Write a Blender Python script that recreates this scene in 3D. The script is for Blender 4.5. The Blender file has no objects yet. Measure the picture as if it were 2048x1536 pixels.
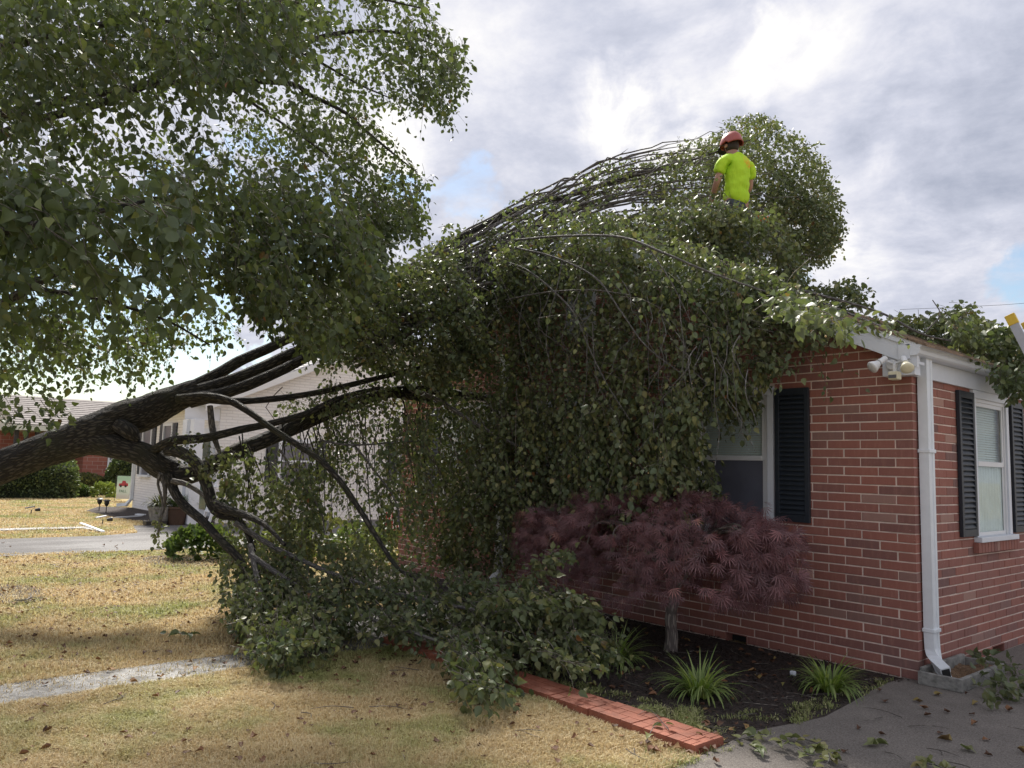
import bpy, math, random
import numpy as np
from mathutils import Matrix, Vector

rng = np.random.default_rng(11)
random.seed(5)
S = bpy.context.scene
COL = S.collection

# ------------------------------------------------------------------ camera
F = 1576.7
RM = np.array([[0.650818140769935, 0.06143416078064284, 0.7567440726784341],
               [0.7586989419600888, -0.0900257628412477, -0.645190884539989],
               [0.028489701883433777, 0.9940428591937219, -0.10520043237821562]])
CAM = np.array([2.62349238, -6.33279238, 1.51598786])
cd = bpy.data.cameras.new('camera')
cam = bpy.data.objects.new('camera', cd)
COL.objects.link(cam)
m4 = Matrix.Identity(4)
for i in range(3):
    for j in range(3):
        m4[i][j] = RM[i][j]
    m4[i][3] = CAM[i]
cam.matrix_world = m4
cd.sensor_width = 36.0
cd.lens = F / 2048 * 36.0
cd.clip_start = 0.05
cd.clip_end = 3000
S.camera = cam


def ray(px, py):
    px = np.asarray(px, float); py = np.asarray(py, float)
    v = np.stack([(px - 1024) / F, -(py - 768) / F, -np.ones_like(px)], -1)
    return v @ RM.T


def P(px, py, d):
    """point seen in that direction at that distance"""
    return CAM + ray(px, py) * np.asarray(d, float)[..., None]


def dY(px, py, y0):
    return (y0 - CAM[1]) / ray(px, py)[..., 1]


def dZ(px, py, z0=0.0):
    r = ray(px, py)[..., 2]
    t = (z0 - CAM[2]) / np.where(np.abs(r) < 1e-6, -1e-6, r)
    return np.where((r < 0), t, 1e3)


def depth_of(p):
    return -((np.asarray(p) - CAM) @ RM)[..., 2]


def idir(dx, dy, dz=0.0):
    """picture-plane direction (right, down, towards viewer) as a world vector"""
    v = RM @ np.array([dx, -dy, dz], float)
    return v / np.linalg.norm(v)


# ------------------------------------------------------------------ world and sun
SUN_EL, SUN_AZ = math.radians(46), math.radians(-66)
EXPOSURE = 1.38
SUN_STRENGTH = 3.6
SUN_ANGLE = 11
CLOUD_STRENGTH = 0.48
SKY_STRENGTH = 0.05
w = bpy.data.worlds.new('World')
S.world = w
w.use_nodes = True
nt = w.node_tree
nt.nodes.clear()


class N:
    """tiny node helper"""
    def __init__(s, tree): s.t = tree

    def __call__(s, typ, **kw):
        n = s.t.nodes.new(typ)
        for k, v in kw.items():
            if k == 'ins':
                for a, b in v.items():
                    if isinstance(b, bpy.types.NodeSocket):
                        s.t.links.new(b, n.inputs[a])
                    else:
                        n.inputs[a].default_value = b
            else:
                setattr(n, k, v)
        return n

    def math(s, op, a, b=0.0, c=0.0, clamp=False):
        n = s.t.nodes.new('ShaderNodeMath'); n.operation = op; n.use_clamp = clamp
        for i, v in enumerate((a, b, c)):
            if isinstance(v, bpy.types.NodeSocket): s.t.links.new(v, n.inputs[i])
            else: n.inputs[i].default_value = v
        return n.outputs[0]

    def mix(s, f, a, b, blend='MIX'):
        n = s.t.nodes.new('ShaderNodeMix'); n.data_type = 'RGBA'; n.blend_type = blend
        for i, v in ((0, f), (6, a), (7, b)):
            if isinstance(v, bpy.types.NodeSocket): s.t.links.new(v, n.inputs[i])
            else: n.inputs[i].default_value = (v if i == 0 else (*v, 1) if len(v) == 3 else v)
        return n.outputs[2]

    def ramp(s, f, stops, interp='LINEAR'):
        n = s.t.nodes.new('ShaderNodeValToRGB'); n.color_ramp.interpolation = interp
        e = n.color_ramp.elements
        while len(e) < len(stops): e.new(0.5)
        for k, (p, c) in enumerate(stops):
            e[k].position = p
            e[k].color = (c, c, c, 1) if isinstance(c, (int, float)) else (*c, 1)
        s.t.links.new(f, n.inputs[0])
        return n.outputs[0]

    def smooth(s, f, lo, hi):
        n = s.t.nodes.new('ShaderNodeMapRange'); n.interpolation_type = 'SMOOTHSTEP'
        s.t.links.new(f, n.inputs[0])
        n.inputs[1].default_value = lo; n.inputs[2].default_value = hi
        return n.outputs[0]


g = N(nt)
tc = g('ShaderNodeTexCoord').outputs['Generated']
sep = g('ShaderNodeSeparateXYZ', ins={0: tc})
sky = g('ShaderNodeTexSky', sky_type='NISHITA')
sky.sun_disc = False
sky.sun_elevation = SUN_EL
sky.sun_rotation = SUN_AZ
sky.air_density = 1.2
sky.dust_density = 0.6
sky.ozone_density = 1.6
bg_sky = g('ShaderNodeBackground', ins={'Color': sky.outputs[0], 'Strength': SKY_STRENGTH})
zc = g.math('ADD', g.math('MAXIMUM', sep.outputs[2], 0.0), 0.16)
pv = g('ShaderNodeCombineXYZ', ins={0: g.math('DIVIDE', sep.outputs[0], zc), 1: g.math('DIVIDE', sep.outputs[1], zc), 2: 0.0}).outputs[0]
n1 = g('ShaderNodeTexNoise', ins={'Vector': pv, 'Scale': 1.15, 'Detail': 8.0, 'Roughness': 0.6, 'Distortion': 0.12}).outputs[0]
n2 = g('ShaderNodeTexNoise', ins={'Vector': pv, 'Scale': 2.1, 'Detail': 7.0, 'Roughness': 0.64, 'Distortion': 0.15}).outputs[0]
n3 = g('ShaderNodeTexNoise', ins={'Vector': tc, 'Scale': 9.0, 'Detail': 6.0, 'Roughness': 0.6, 'Distortion': 0.4}).outputs[0]


def blob(px, py, r, soft=0.5):
    """soft patch of the real sky around one direction, r in degrees, edge broken up by noise"""
    d = ray(px, py); d = d / np.linalg.norm(d)
    dot = g('ShaderNodeVectorMath', operation='DOT_PRODUCT', ins={0: tc, 1: tuple(d)}).outputs['Value']
    ang = g.math('ARCCOSINE', g.math('MINIMUM', dot, 0.99999))
    ang = g.math('ADD', ang, g.math('MULTIPLY', g.math('SUBTRACT', n3, 0.5), math.radians(r) * 2.6))
    mr = g('ShaderNodeMapRange', interpolation_type='SMOOTHSTEP', ins={0: ang, 1: math.radians(r), 2: math.radians(r * (1 - soft)), 3: 0.0, 4: 1.0})
    return mr.outputs[0]


def total(items):
    acc = 0.0
    for s_, a in items:
        acc = g.math('MULTIPLY_ADD', s_, a, acc)
    return acc


holes = total([(blob(960, 400, 5.5, .8), .28), (blob(200, 690, 15, .7), .5), (blob(620, 470, 8, .8), .35), (blob(1600, 555, 3, .9), .3),
               (blob(2010, 560, 4.0, .95), .3), (blob(500, 240, 5, .9), .25), (blob(560, 20, 5, .9), .2), (blob(-500, 500, 20, .7), .4)])
cover = g.math('SUBTRACT', g.math('ADD', n1, 0.22), holes)
cmask = g.smooth(cover, 0.38, 0.56)
light = total([(blob(1380, 140, 6.5, .9), .26), (blob(1600, 120, 5, .9), .3), (blob(780, 290, 4.0, .9), .5), (blob(1690, 500, 6, .9), .30),
               (blob(1290, 250, 5, .9), .2), (blob(1960, 490, 5, .9), .22), (blob(1300, 310, 5, .9), .2)])
dark = total([(blob(1010, 290, 7, .9), .1), (blob(1950, 240, 15, .98), .20), (blob(1820, 420, 6, .95), .12), (blob(1980, 330, 8, .95), .06), (blob(1530, 190, 4, .9), .12)])
cs = g.math('SUBTRACT', g.math('ADD', g.math('MULTIPLY_ADD', n2, 1.5, -0.27), light), dark)
ccol = g.ramp(cs, [(0.08, (0.33, 0.36, 0.45)), (0.40, (0.52, 0.54, 0.63)), (0.58, (0.66, 0.665, 0.73)), (0.82, (0.86, 0.845, 0.83)), (1.0, (0.98, 0.95, 0.90))])
bg_cl = g('ShaderNodeBackground', ins={'Color': ccol, 'Strength': CLOUD_STRENGTH})
mx = g('ShaderNodeMixShader', ins={0: cmask, 1: bg_sky.outputs[0], 2: bg_cl.outputs[0]})
out = g('ShaderNodeOutputWorld')
nt.links.new(mx.outputs[0], out.inputs[0])

sl = bpy.data.lights.new('sun', 'SUN')
sun = bpy.data.objects.new('sun', sl)
COL.objects.link(sun)
sl.energy = SUN_STRENGTH
sl.angle = math.radians(SUN_ANGLE)
sl.color = (1.0, 0.95, 0.87)
sd = Vector((math.sin(SUN_AZ) * math.cos(SUN_EL), math.cos(SUN_AZ) * math.cos(SUN_EL), math.sin(SUN_EL)))
sun.rotation_euler = sd.to_track_quat('Z', 'Y').to_euler()
S.view_settings.view_transform = 'Standard'
S.view_settings.look = 'None'
S.view_settings.exposure = EXPOSURE
S.view_settings.gamma = 1
S.view_settings.use_curve_mapping = False
S.render.engine = 'CYCLES'
S.cycles.max_bounces = 8
S.cycles.transparent_max_bounces = 8
S.cycles.use_denoising = True


# ------------------------------------------------------------------ object helpers
def props(o, label=None, cat=None, group=None, kind=None):
    if label: o['label'] = label
    if cat: o['category'] = cat
    if group: o['group'] = group
    if kind: o['kind'] = kind
    return o


def empty(name, loc=(0, 0, 0), label=None, cat=None, group=None, kind=None, rz=0.0):
    o = bpy.data.objects.new(name, None)
    o.empty_display_size = 0.1
    o.location = loc
    o.rotation_euler = (0, 0, rz)
    COL.objects.link(o)
    return props(o, label, cat, group, kind)


def link(name, me, parent=None, mat=None, **kw):
    if mat is not None and not me.materials:
        me.materials.append(mat)
    o = bpy.data.objects.new(name, me)
    COL.objects.link(o)
    if parent is not None:
        o.parent = parent
    return props(o, **kw)


def mesh_np(name, V, Fc, rnd=None, vec=None, smooth=False):
    """V (n,3); Fc (m,k) array of same-size faces or list of such arrays"""
    me = bpy.data.meshes.new(name)
    V = np.ascontiguousarray(V, np.float32)
    if not isinstance(Fc, list): Fc = [Fc]
    Fc = [np.asarray(f, np.int32) for f in Fc if len(f)]
    me.vertices.add(len(V)); me.vertices.foreach_set('co', V.ravel())
    nl = sum(f.size for f in Fc); nf = sum(len(f) for f in Fc)
    me.loops.add(nl); me.polygons.add(nf)
    me.loops.foreach_set('vertex_index', np.concatenate([f.ravel() for f in Fc]))
    st, acc = [], 0
    for f in Fc:
        st.append(acc + np.arange(len(f)) * f.shape[1]); acc += f.size
    me.polygons.foreach_set('loop_start', np.concatenate(st).astype(np.int32))
    if smooth:
        me.polygons.foreach_set('use_smooth', np.ones(nf, bool))
    me.update(calc_edges=True)
    if rnd is not None:
        a = me.attributes.new('rnd', 'FLOAT', 'POINT'); a.data.foreach_set('value', np.ascontiguousarray(rnd, np.float32))
    if vec is not None:
        a = me.attributes.new('along', 'FLOAT_VECTOR', 'POINT'); a.data.foreach_set('vector', np.ascontiguousarray(vec, np.float32).ravel())
    return me


class MB:
    def __init__(s): s.v = []; s.f = []

    def add(s, vs, fs):
        b = len(s.v)
        s.v += [tuple(map(float, q)) for q in vs]
        s.f += [tuple(b + i for i in f) for f in fs]
        return s

    def box(s, x0, x1, y0, y1, z0, z1):
        return s.add([(x0, y0, z0), (x1, y0, z0), (x1, y1, z0), (x0, y1, z0), (x0, y0, z1), (x1, y0, z1), (x1, y1, z1), (x0, y1, z1)],
                     [(0, 3, 2, 1), (4, 5, 6, 7), (0, 1, 5, 4), (1, 2, 6, 5), (2, 3, 7, 6), (3, 0, 4, 7)])

    def prism(s, poly, vec):
        """closed polygon (3-D points) pushed along vec"""
        n = len(poly); q = [np.array(p, float) for p in poly]; v = np.array(vec, float)
        return s.add(q + [p + v for p in q], [tuple(range(n))[::-1], tuple(range(n, 2 * n))] + [(i, (i + 1) % n, (i + 1) % n + n, i + n) for i in range(n)])

    def lathe(s, prof, c=(0, 0, 0), axis=None, n=16):
        """profile of (radius, height)"""
        ax = np.array(axis if axis is not None else (0, 0, 1), float); ax /= np.linalg.norm(ax)
        h = np.array((1, 0, 0)) if abs(ax[0]) < .9 else np.array((0, 1, 0))
        u = np.cross(ax, h); u /= np.linalg.norm(u); v = np.cross(ax, u)
        vs, fs = [], []
        for r, z in prof:
            for k in range(n):
                a = 2 * math.pi * k / n
                vs.append(np.array(c) + ax * z + (u * math.cos(a) + v * math.sin(a)) * r)
        for i in range(len(prof) - 1):
            for k in range(n):
                fs.append((i * n + k, i * n + (k + 1) % n, (i + 1) * n + (k + 1) % n, (i + 1) * n + k))
        fs.append(tuple(range(n))[::-1]); fs.append(tuple(range((len(prof) - 1) * n, len(prof) * n)))
        return s.add(vs, fs)

    def sweep(s, path, prof, up=(0, 0, 1)):
        """closed 2-D profile (side, up) carried along a 3-D path"""
        path = [np.array(p, float) for p in path]; n = len(prof); vs, fs = [], []
        for i, p in enumerate(path):
            t = path[min(i + 1, len(path) - 1)] - path[max(i - 1, 0)]; t /= np.linalg.norm(t)
            sd_ = np.cross(t, np.array(up, float)); sd_ /= np.linalg.norm(sd_); u_ = np.cross(sd_, t)
            for a, b in prof: vs.append(p + sd_ * a + u_ * b)
        for i in range(len(path) - 1):
            for k in range(n):
                fs.append((i * n + k, i * n + (k + 1) % n, (i + 1) * n + (k + 1) % n, (i + 1) * n + k))
        fs.append(tuple(range(n))[::-1]); fs.append(tuple(range((len(path) - 1) * n, len(path) * n)))
        return s.add(vs, fs)

    def build(s, name, mat=None, parent=None, bevel=0.0, smooth=False, **kw):
        me = bpy.data.meshes.new(name)
        me.from_pydata(s.v, [], s.f); me.update()
        if smooth:
            me.polygons.foreach_set('use_smooth', np.ones(len(me.polygons), bool))
        o = link(name, me, parent, mat, **kw)
        if bevel:
            b = o.modifiers.new('bevel', 'BEVEL'); b.width = bevel; b.segments = 2; b.limit_method = 'ANGLE'
        return o


def catmull(pts, step=None, n=None):
    pts = np.asarray(pts, float)
    Q = np.vstack([2 * pts[0] - pts[1], pts, 2 * pts[-1] - pts[-2]])
    outp = []
    for i in range(len(pts) - 1):
        p0, p1, p2, p3 = Q[i:i + 4]
        k = n or max(2, int(np.linalg.norm((p2 - p1)[:3]) / step))
        for t in np.arange(k) / k:
            outp.append(.5 * (2 * p1 + (p2 - p0) * t + (2 * p0 - 5 * p1 + 4 * p2 - p3) * t * t + (3 * p1 - p0 - 3 * p2 + p3) * t ** 3))
    outp.append(pts[-1])
    return np.array(outp)


def snoise(p, f=1.0, seed=0):
    """cheap smooth noise, -1..1"""
    r = np.random.default_rng(seed); acc = 0
    for k in range(5):
        d = r.normal(size=3); d /= np.linalg.norm(d); ph = r.uniform(0, 6.28); ff = f * (1 + .55 * k)
        acc = acc + np.sin(p @ d * ff * 6.28 + ph + 1.7 * np.sin(p @ np.roll(d, 1) * ff * 4 + ph)) / (1 + .5 * k)
    return acc / 2.4


def tube_np(pr, sides=16, rough=0.0, seed=0):
    """pr (n,4): x y z radius -> V, quads, along-vector"""
    c = pr[:, :3]; rad = pr[:, 3]; n = len(c)
    T = np.gradient(c, axis=0); T /= np.linalg.norm(T, axis=1)[:, None]
    u = np.cross(T[0], (0.13, 0.2, 1.0)); u /= np.linalg.norm(u); U = [u]
    for i in range(1, n):
        u = U[-1] - T[i] * (U[-1] @ T[i]); U.append(u / np.linalg.norm(u))
    U = np.array(U); W = np.cross(T, U)
    s = np.concatenate([[0], np.cumsum(np.linalg.norm(np.diff(c, axis=0), axis=1))])
    a = np.arange(sides) * 2 * math.pi / sides
    A, SS = np.meshgrid(a, s)
    Rr = np.repeat(rad[:, None], sides, 1)
    cyl = np.stack([np.cos(A) * Rr, np.sin(A) * Rr, SS], -1)
    if rough:
        q = cyl.reshape(-1, 3) * np.array([1, 1, .22]) + seed * 3.1
        q2 = cyl.reshape(-1, 3) * np.array([.6, .6, .5]) + seed
        Rr = Rr * (1 + rough * snoise(q, 9, 3).reshape(Rr.shape) * .35 + rough * snoise(q, 20, 4).reshape(Rr.shape) * .22 + rough * snoise(q2, 1.6, 5).reshape(Rr.shape) * .8)
    V = c[:, None] + (np.cos(A)[..., None] * U[:, None] + np.sin(A)[..., None] * W[:, None]) * Rr[..., None]
    i = np.arange(n - 1)[:, None] * sides; k = np.arange(sides)[None]
    k2 = (k + 1) % sides
    Q = np.stack([i + k, i + k2, i + sides + k2, i + sides + k], -1).reshape(-1, 4)
    vec = np.stack([np.cos(A) * Rr, np.sin(A) * Rr, SS * .22], -1).reshape(-1, 3) + seed * .37
    return V.reshape(-1, 3), Q, vec


def tubes_mesh(name, prs, sides=16, rough=0.0, smooth=True):
    Vs, Qs, Ws, b = [], [], [], 0
    for i, pr in enumerate(prs):
        V, Q, W_ = tube_np(pr, sides if not isinstance(sides, list) else sides[i], rough, i)
        Vs.append(V); Qs.append(Q + b); Ws.append(W_); b += len(V)
    return mesh_np(name, np.vstack(Vs), np.vstack(Qs), vec=np.vstack(Ws), smooth=smooth)


def pxpath(pts, step=0.05, widen=1.0):
    """list of (px, py, depth, radius in metres) -> smooth (n,4)"""
    a = np.array(pts, float)
    w3 = P(a[:, 0], a[:, 1], a[:, 2])
    return catmull(np.c_[w3, a[:, 3] * widen], step=step)


# ------------------------------------------------------------------ materials
def mat(name):
    m = bpy.data.materials.new(name); m.use_nodes = True
    t = m.node_tree; t.nodes.clear(); q = N(t)
    b = q('ShaderNodeBsdfPrincipled'); o = q('ShaderNodeOutputMaterial')
    t.links.new(b.outputs[0], o.inputs[0])
    return m, q, b, o


def bump(q, b, h, dist=0.01, strength=1.0):
    n = q('ShaderNodeBump', ins={'Height': h, 'Distance': dist, 'Strength': strength})
    q.t.links.new(n.outputs[0], b.inputs['Normal'])


def simple(name, col, rough=0.6, var=0.08, scale=6.0, bumpd=0.0, bscale=60, spec=0.5, metal=0.0, dirt=None):
    m, q, b, o = mat(name)
    tcn = q('ShaderNodeTexCoord').outputs['Object']
    n = q('ShaderNodeTexNoise', ins={'Vector': tcn, 'Scale': scale, 'Detail': 5.0, 'Roughness': .65}).outputs[0]
    c1 = tuple(max(0, c * (1 - var)) for c in col); c2 = tuple(c * (1 + var) for c in col)
    cc = q.mix(q.smooth(n, .35, .65), c1, c2)
    if dirt:
        n2_ = q('ShaderNodeTexNoise', ins={'Vector': tcn, 'Scale': dirt[1], 'Detail': 8.0, 'Roughness': .75}).outputs[0]
        cc = q.mix(q.math('MULTIPLY', q.smooth(n2_, .55, .75), dirt[2]), cc, dirt[0])
    q.t.links.new(cc, b.inputs['Base Color'])
    b.inputs['Roughness'].default_value = rough
    b.inputs['Specular IOR Level'].default_value = spec
    b.inputs['Metallic'].default_value = metal
    if bumpd:
        n3_ = q('ShaderNodeTexNoise', ins={'Vector': tcn, 'Scale': bscale, 'Detail': 4.0}).outputs[0]
        bump(q, b, n3_, bumpd)
    return m


def leaf_mat(name, stops, rough=.52, trans=.28, under=(0.10, 0.13, 0.07), tcol=(0.16, 0.22, 0.03), spec=.38, edge=None):
    m, q, b, o = mat(name)
    r = q('ShaderNodeAttribute', attribute_name='rnd').outputs['Fac']
    c = q.ramp(r, stops)
    geo = q('ShaderNodeNewGeometry')
    cpos = q('ShaderNodeTexNoise', ins={'Vector': geo.outputs['Position'], 'Scale': 2.2, 'Detail': 3.0}).outputs[0]
    c = q.mix(q.math('MULTIPLY', q.smooth(cpos, .4, .72), .45), c, edge or (0.085, 0.085, 0.022))
    c2 = q.mix(geo.outputs['Backfacing'], c, q.mix(.6, c, under))
    q.t.links.new(c2, b.inputs['Base Color'])
    b.inputs['Roughness'].default_value = rough
    b.inputs['Specular IOR Level'].default_value = spec
    tr = q('ShaderNodeBsdfTranslucent', ins={'Color': q.mix(.5, c, tcol)})
    ms = q('ShaderNodeMixShader', ins={0: trans, 1: b.outputs[0], 2: tr.outputs[0]})
    q.t.links.new(ms.outputs[0], o.inputs[0])
    return m


M = {}
M['leaf'] = leaf_mat('pear_leaf', [(0, (0.030, 0.047, 0.021)), (.35, (0.054, 0.080, 0.032)), (.7, (0.088, 0.120, 0.046)), (.86, (0.15, 0.185, 0.06)),
                                   (.93, (0.16, 0.17, 0.04)), (.972, (0.20, 0.18, 0.05)), (.982, (0.22, 0.07, 0.025)), (1.0, (0.14, 0.045, 0.03))])
M['leaf2'] = leaf_mat('fallen_pear_leaf', [(0, (0.052, 0.074, 0.036)), (.3, (0.088, 0.120, 0.054)), (.6, (0.150, 0.182, 0.080)), (.78, (0.240, 0.245, 0.100)),
                                           (.90, (0.19, 0.19, 0.06)), (.955, (0.26, 0.23, 0.09)), (.97, (0.24, 0.10, 0.04)), (1.0, (0.22, 0.08, 0.03))], edge=(0.17, 0.145, 0.062), rough=.48, spec=.42)
M['maple'] = leaf_mat('maple_leaf', [(0, (0.09, 0.045, 0.053)), (.5, (0.225, 0.098, 0.104)), (.85, (0.44, 0.205, 0.20)), (1.0, (0.66, 0.30, 0.20))],
                      rough=.42, trans=.18, under=(0.12, 0.07, 0.075), tcol=(0.25, 0.05, 0.04), edge=(0.15, 0.08, 0.09))
M['shrub'] = leaf_mat('shrub_leaf', [(0, (0.03, 0.06, 0.015)), (.5, (0.05, 0.10, 0.02)), (1, (0.09, 0.15, 0.03))])
M['shrub_lime'] = leaf_mat('lime_leaf', [(0, (0.12, 0.17, 0.03)), (.5, (0.2, 0.26, 0.04)), (1, (0.3, 0.34, 0.06))], edge=(.2, .24, .05))
M['shrub_brown'] = leaf_mat('brown_green_leaf', [(0, (0.07, 0.07, 0.025)), (.5, (0.12, 0.11, 0.04)), (1, (0.17, 0.14, 0.05))])
M['blade'] = leaf_mat('lily_blade', [(0, (0.12, 0.21, 0.03)), (.5, (0.30, 0.43, 0.07)), (1, (0.58, 0.64, 0.20))], trans=.3, tcol=(.3, .4, .05), edge=(.12, .19, .04))
M['litter'] = leaf_mat('dry_leaf', [(0, (0.06, 0.03, 0.018)), (.4, (0.12, 0.055, 0.03)), (.7, (0.2, 0.09, 0.04)), (.85, (0.28, 0.16, 0.06)), (1, (0.24, 0.24, 0.07))],
                       rough=.7, trans=.1, under=(.15, .09, .06), tcol=(.3, .15, .05), edge=(.1, .05, .03))


def bark(name, c1, c2, moss=(0.07, 0.08, 0.03), dist=.014, scale=42):
    m, q, b, o = mat(name)
    v = q('ShaderNodeAttribute', attribute_name='along').outputs['Vector']
    n = q('ShaderNodeTexNoise', ins={'Vector': v, 'Scale': scale, 'Detail': 6.0, 'Roughness': .7, 'Distortion': .3}).outputs[0]
    wn_ = q('ShaderNodeTexNoise', ins={'Vector': v, 'Scale': scale * .5, 'Detail': 3.0}).outputs['Color']
    v2 = q('ShaderNodeVectorMath', operation='MULTIPLY_ADD', ins={0: wn_, 1: (.035, .035, .012), 2: v}).outputs[0]
    vo = q('ShaderNodeTexVoronoi', feature='DISTANCE_TO_EDGE', ins={'Vector': v2, 'Scale': scale * 1.0, 'Randomness': 1.0}).outputs[0]
    h = q.math('MULTIPLY_ADD', q.smooth(vo, 0.0, .30), .55, n)
    c = q.mix(q.smooth(h, .62, 1.15), c1, c2)
    geo = q('ShaderNodeNewGeometry')
    big = q('ShaderNodeTexNoise', ins={'Vector': geo.outputs['Position'], 'Scale': 3.0, 'Detail': 5.0}).outputs[0]
    c = q.mix(q.math('MULTIPLY', q.smooth(big, .48, .7), .5), c, moss)
    q.t.links.new(c, b.inputs['Base Color']); b.inputs['Roughness'].default_value = .85
    bump(q, b, h, dist * 1.8)
    return m


M['bark'] = bark('bark', (0.018, 0.016, 0.015), (0.095, 0.083, 0.07), (0.045, 0.048, 0.025))
M['twig'] = bark('twig_bark', (0.085, 0.072, 0.062), (0.25, 0.22, 0.19), (0.12, 0.12, 0.09), .002, 60)
M['stem'] = bark('stem_bark', (0.08, 0.073, 0.07), (0.25, 0.235, 0.225), (0.12, 0.115, 0.1), .004, 60)
M['maple_bark'] = bark('maple_bark', (0.12, 0.10, 0.09), (0.33, 0.29, 0.25), (0.2, 0.2, 0.14), .006, 40)


def brick_mat(name, obj_random):
    m, q, b, o = mat(name)
    geo = q('ShaderNodeNewGeometry').outputs['Position']
    if obj_random: r = q('ShaderNodeObjectInfo').outputs['Random']
    else: r = q('ShaderNodeAttribute', attribute_name='rnd').outputs['Fac']
    c = q.ramp(r, [(0, (0.20, 0.092, 0.078)), (.18, (0.26, 0.105, 0.082)), (.55, (0.31, 0.118, 0.086)), (.80, (0.265, 0.115, 0.090)), (.93, (0.175, 0.092, 0.082)), (1.0, (0.40, 0.23, 0.18))])
    streak = q('ShaderNodeTexNoise', ins={'Vector': q('ShaderNodeMapping', ins={0: geo, 3: (14, 14, 3)}).outputs[0], 'Scale': 2.0, 'Detail': 6.0, 'Roughness': .7}).outputs[0]
    c = q.mix(q.math('MULTIPLY', q.smooth(streak, .45, .75), .28), c, (0.48, 0.25, 0.19))
    big = q('ShaderNodeTexNoise', ins={'Vector': geo, 'Scale': 1.1, 'Detail': 5.0}).outputs[0]
    c = q.mix(q.math('MULTIPLY', q.smooth(big, .5, .72), .35), c, (0.25, 0.13, 0.11))
    spots = q('ShaderNodeTexVoronoi', ins={'Vector': geo, 'Scale': 55.0}).outputs[0]
    spn = q('ShaderNodeTexNoise', ins={'Vector': geo, 'Scale': 3.3, 'Detail': 2.0}).outputs[0]
    sp = q.math('MULTIPLY', q.smooth(spots, .22, .1), q.smooth(spn, .55, .68))
    c = q.mix(q.math('MULTIPLY', sp, .45), c, (0.62, 0.45, 0.38))
    q.t.links.new(c, b.inputs['Base Color']); b.inputs['Roughness'].default_value = .82
    n = q('ShaderNodeTexNoise', ins={'Vector': geo, 'Scale': 130.0, 'Detail': 4.0}).outputs[0]
    bump(q, b, n, .0025)
    return m


M['brick'] = brick_mat('house_brick', True)
M['brickwork'] = brick_mat('house_brickwork', False)
M['mortar'] = simple('mortar', (0.70, 0.575, 0.50), .9, .12, 9, .004, 160, dirt=((0.35, 0.24, 0.2), 5, .5))
M['white'] = simple('white_paint', (0.66, 0.69, 0.74), .42, .03, 3, .001, 30, dirt=((.5, .5, .48), 6, .25))
M['vinyl'] = simple('white_vinyl', (0.68, 0.69, 0.70), .35, .02, 3)
M['pipe'] = simple('white_downspout_metal', (0.68, 0.715, 0.745), .38, .04, 8, 0, dirt=((.42, .41, .38), 16, .4))
M['lampw'] = simple('lamp_plastic', (0.72, 0.73, 0.74), .4, .03)
M['cream'] = simple('aged_cream_plastic', (0.72, 0.68, 0.50), .4, .06)
M['sensor'] = simple('grey_sensor_lens', (0.12, 0.12, 0.13), .2, .05)
M['shutter'] = simple('black_shutter_paint', (0.018, 0.024, 0.033), .5, .12, 20, 0)
M['asphalt_p'] = None


def ground_mat():
    m, q, b, o = mat('lawn_soil_and_thatch')
    geo = q('ShaderNodeNewGeometry').outputs['Position']
    a = q('ShaderNodeTexNoise', ins={'Vector': geo, 'Scale': .9, 'Detail': 6.0, 'Roughness': .6}).outputs[0]
    f = q('ShaderNodeTexNoise', ins={'Vector': geo, 'Scale': 38.0, 'Detail': 6.0, 'Roughness': .75}).outputs[0]
    c = q.mix(q.smooth(a, .42, .62), (0.42, 0.31, 0.15), (0.25, 0.25, 0.08))
    c = q.mix(q.smooth(f, .38, .66), q.mix(.55, c, (0.14, 0.09, 0.045)), c)
    q.t.links.new(c, b.inputs['Base Color']); b.inputs['Roughness'].default_value = .95
    bump(q, b, f, .03)
    return m


def asphalt_mat(name, c0, c1, wet=.0):
    m, q, b, o = mat(name)
    geo = q('ShaderNodeNewGeometry').outputs['Position']
    ag = q('ShaderNodeTexVoronoi', ins={'Vector': geo, 'Scale': 210.0}).outputs['Color']
    agv = q('ShaderNodeSeparateColor', ins={0: ag}).outputs[0]
    a = q('ShaderNodeTexNoise', ins={'Vector': geo, 'Scale': 1.6, 'Detail': 7.0, 'Roughness': .65}).outputs[0]
    c = q.mix(q.smooth(a, .35, .65), c0, c1)
    c = q.mix(q.math('MULTIPLY', q.smooth(agv, .55, 1.0), .35), c, (0.33, 0.30, 0.27))
    gr = q('ShaderNodeTexNoise', ins={'Vector': geo, 'Scale': 95.0, 'Detail': 3.0, 'Roughness': .8}).outputs[0]
    c = q.mix(q.smooth(gr, .30, .70), q.mix(.45, c, (0.03, 0.028, 0.026)), q.mix(.22, c, (0.5, 0.46, 0.42)))
    st_ = q('ShaderNodeTexNoise', ins={'Vector': geo, 'Scale': .7, 'Detail': 8.0, 'Roughness': .7}).outputs[0]
    c = q.mix(q.math('MULTIPLY', q.smooth(st_, .5, .68), .35), c, (0.07, 0.062, 0.056))
    q.t.links.new(c, b.inputs['Base Color'])
    if wet:
        wn = q('ShaderNodeTexNoise', ins={'Vector': q('ShaderNodeMapping', ins={0: geo, 3: (1.2, .35, 1)}).outputs[0], 'Scale': .8, 'Detail': 5.0}).outputs[0]
        rr = q('ShaderNodeMapRange', ins={0: wn, 1: .42, 2: .6, 3: .95, 4: .7}).outputs[0]
        q.t.links.new(rr, b.inputs['Roughness'])
    else:
        b.inputs['Roughness'].default_value = .86
    b.inputs['Specular IOR Level'].default_value = .25
    h = q('ShaderNodeTexVoronoi', ins={'Vector': geo, 'Scale': 210.0}).outputs[0]
    bump(q, b, h, .003)
    return m


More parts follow.
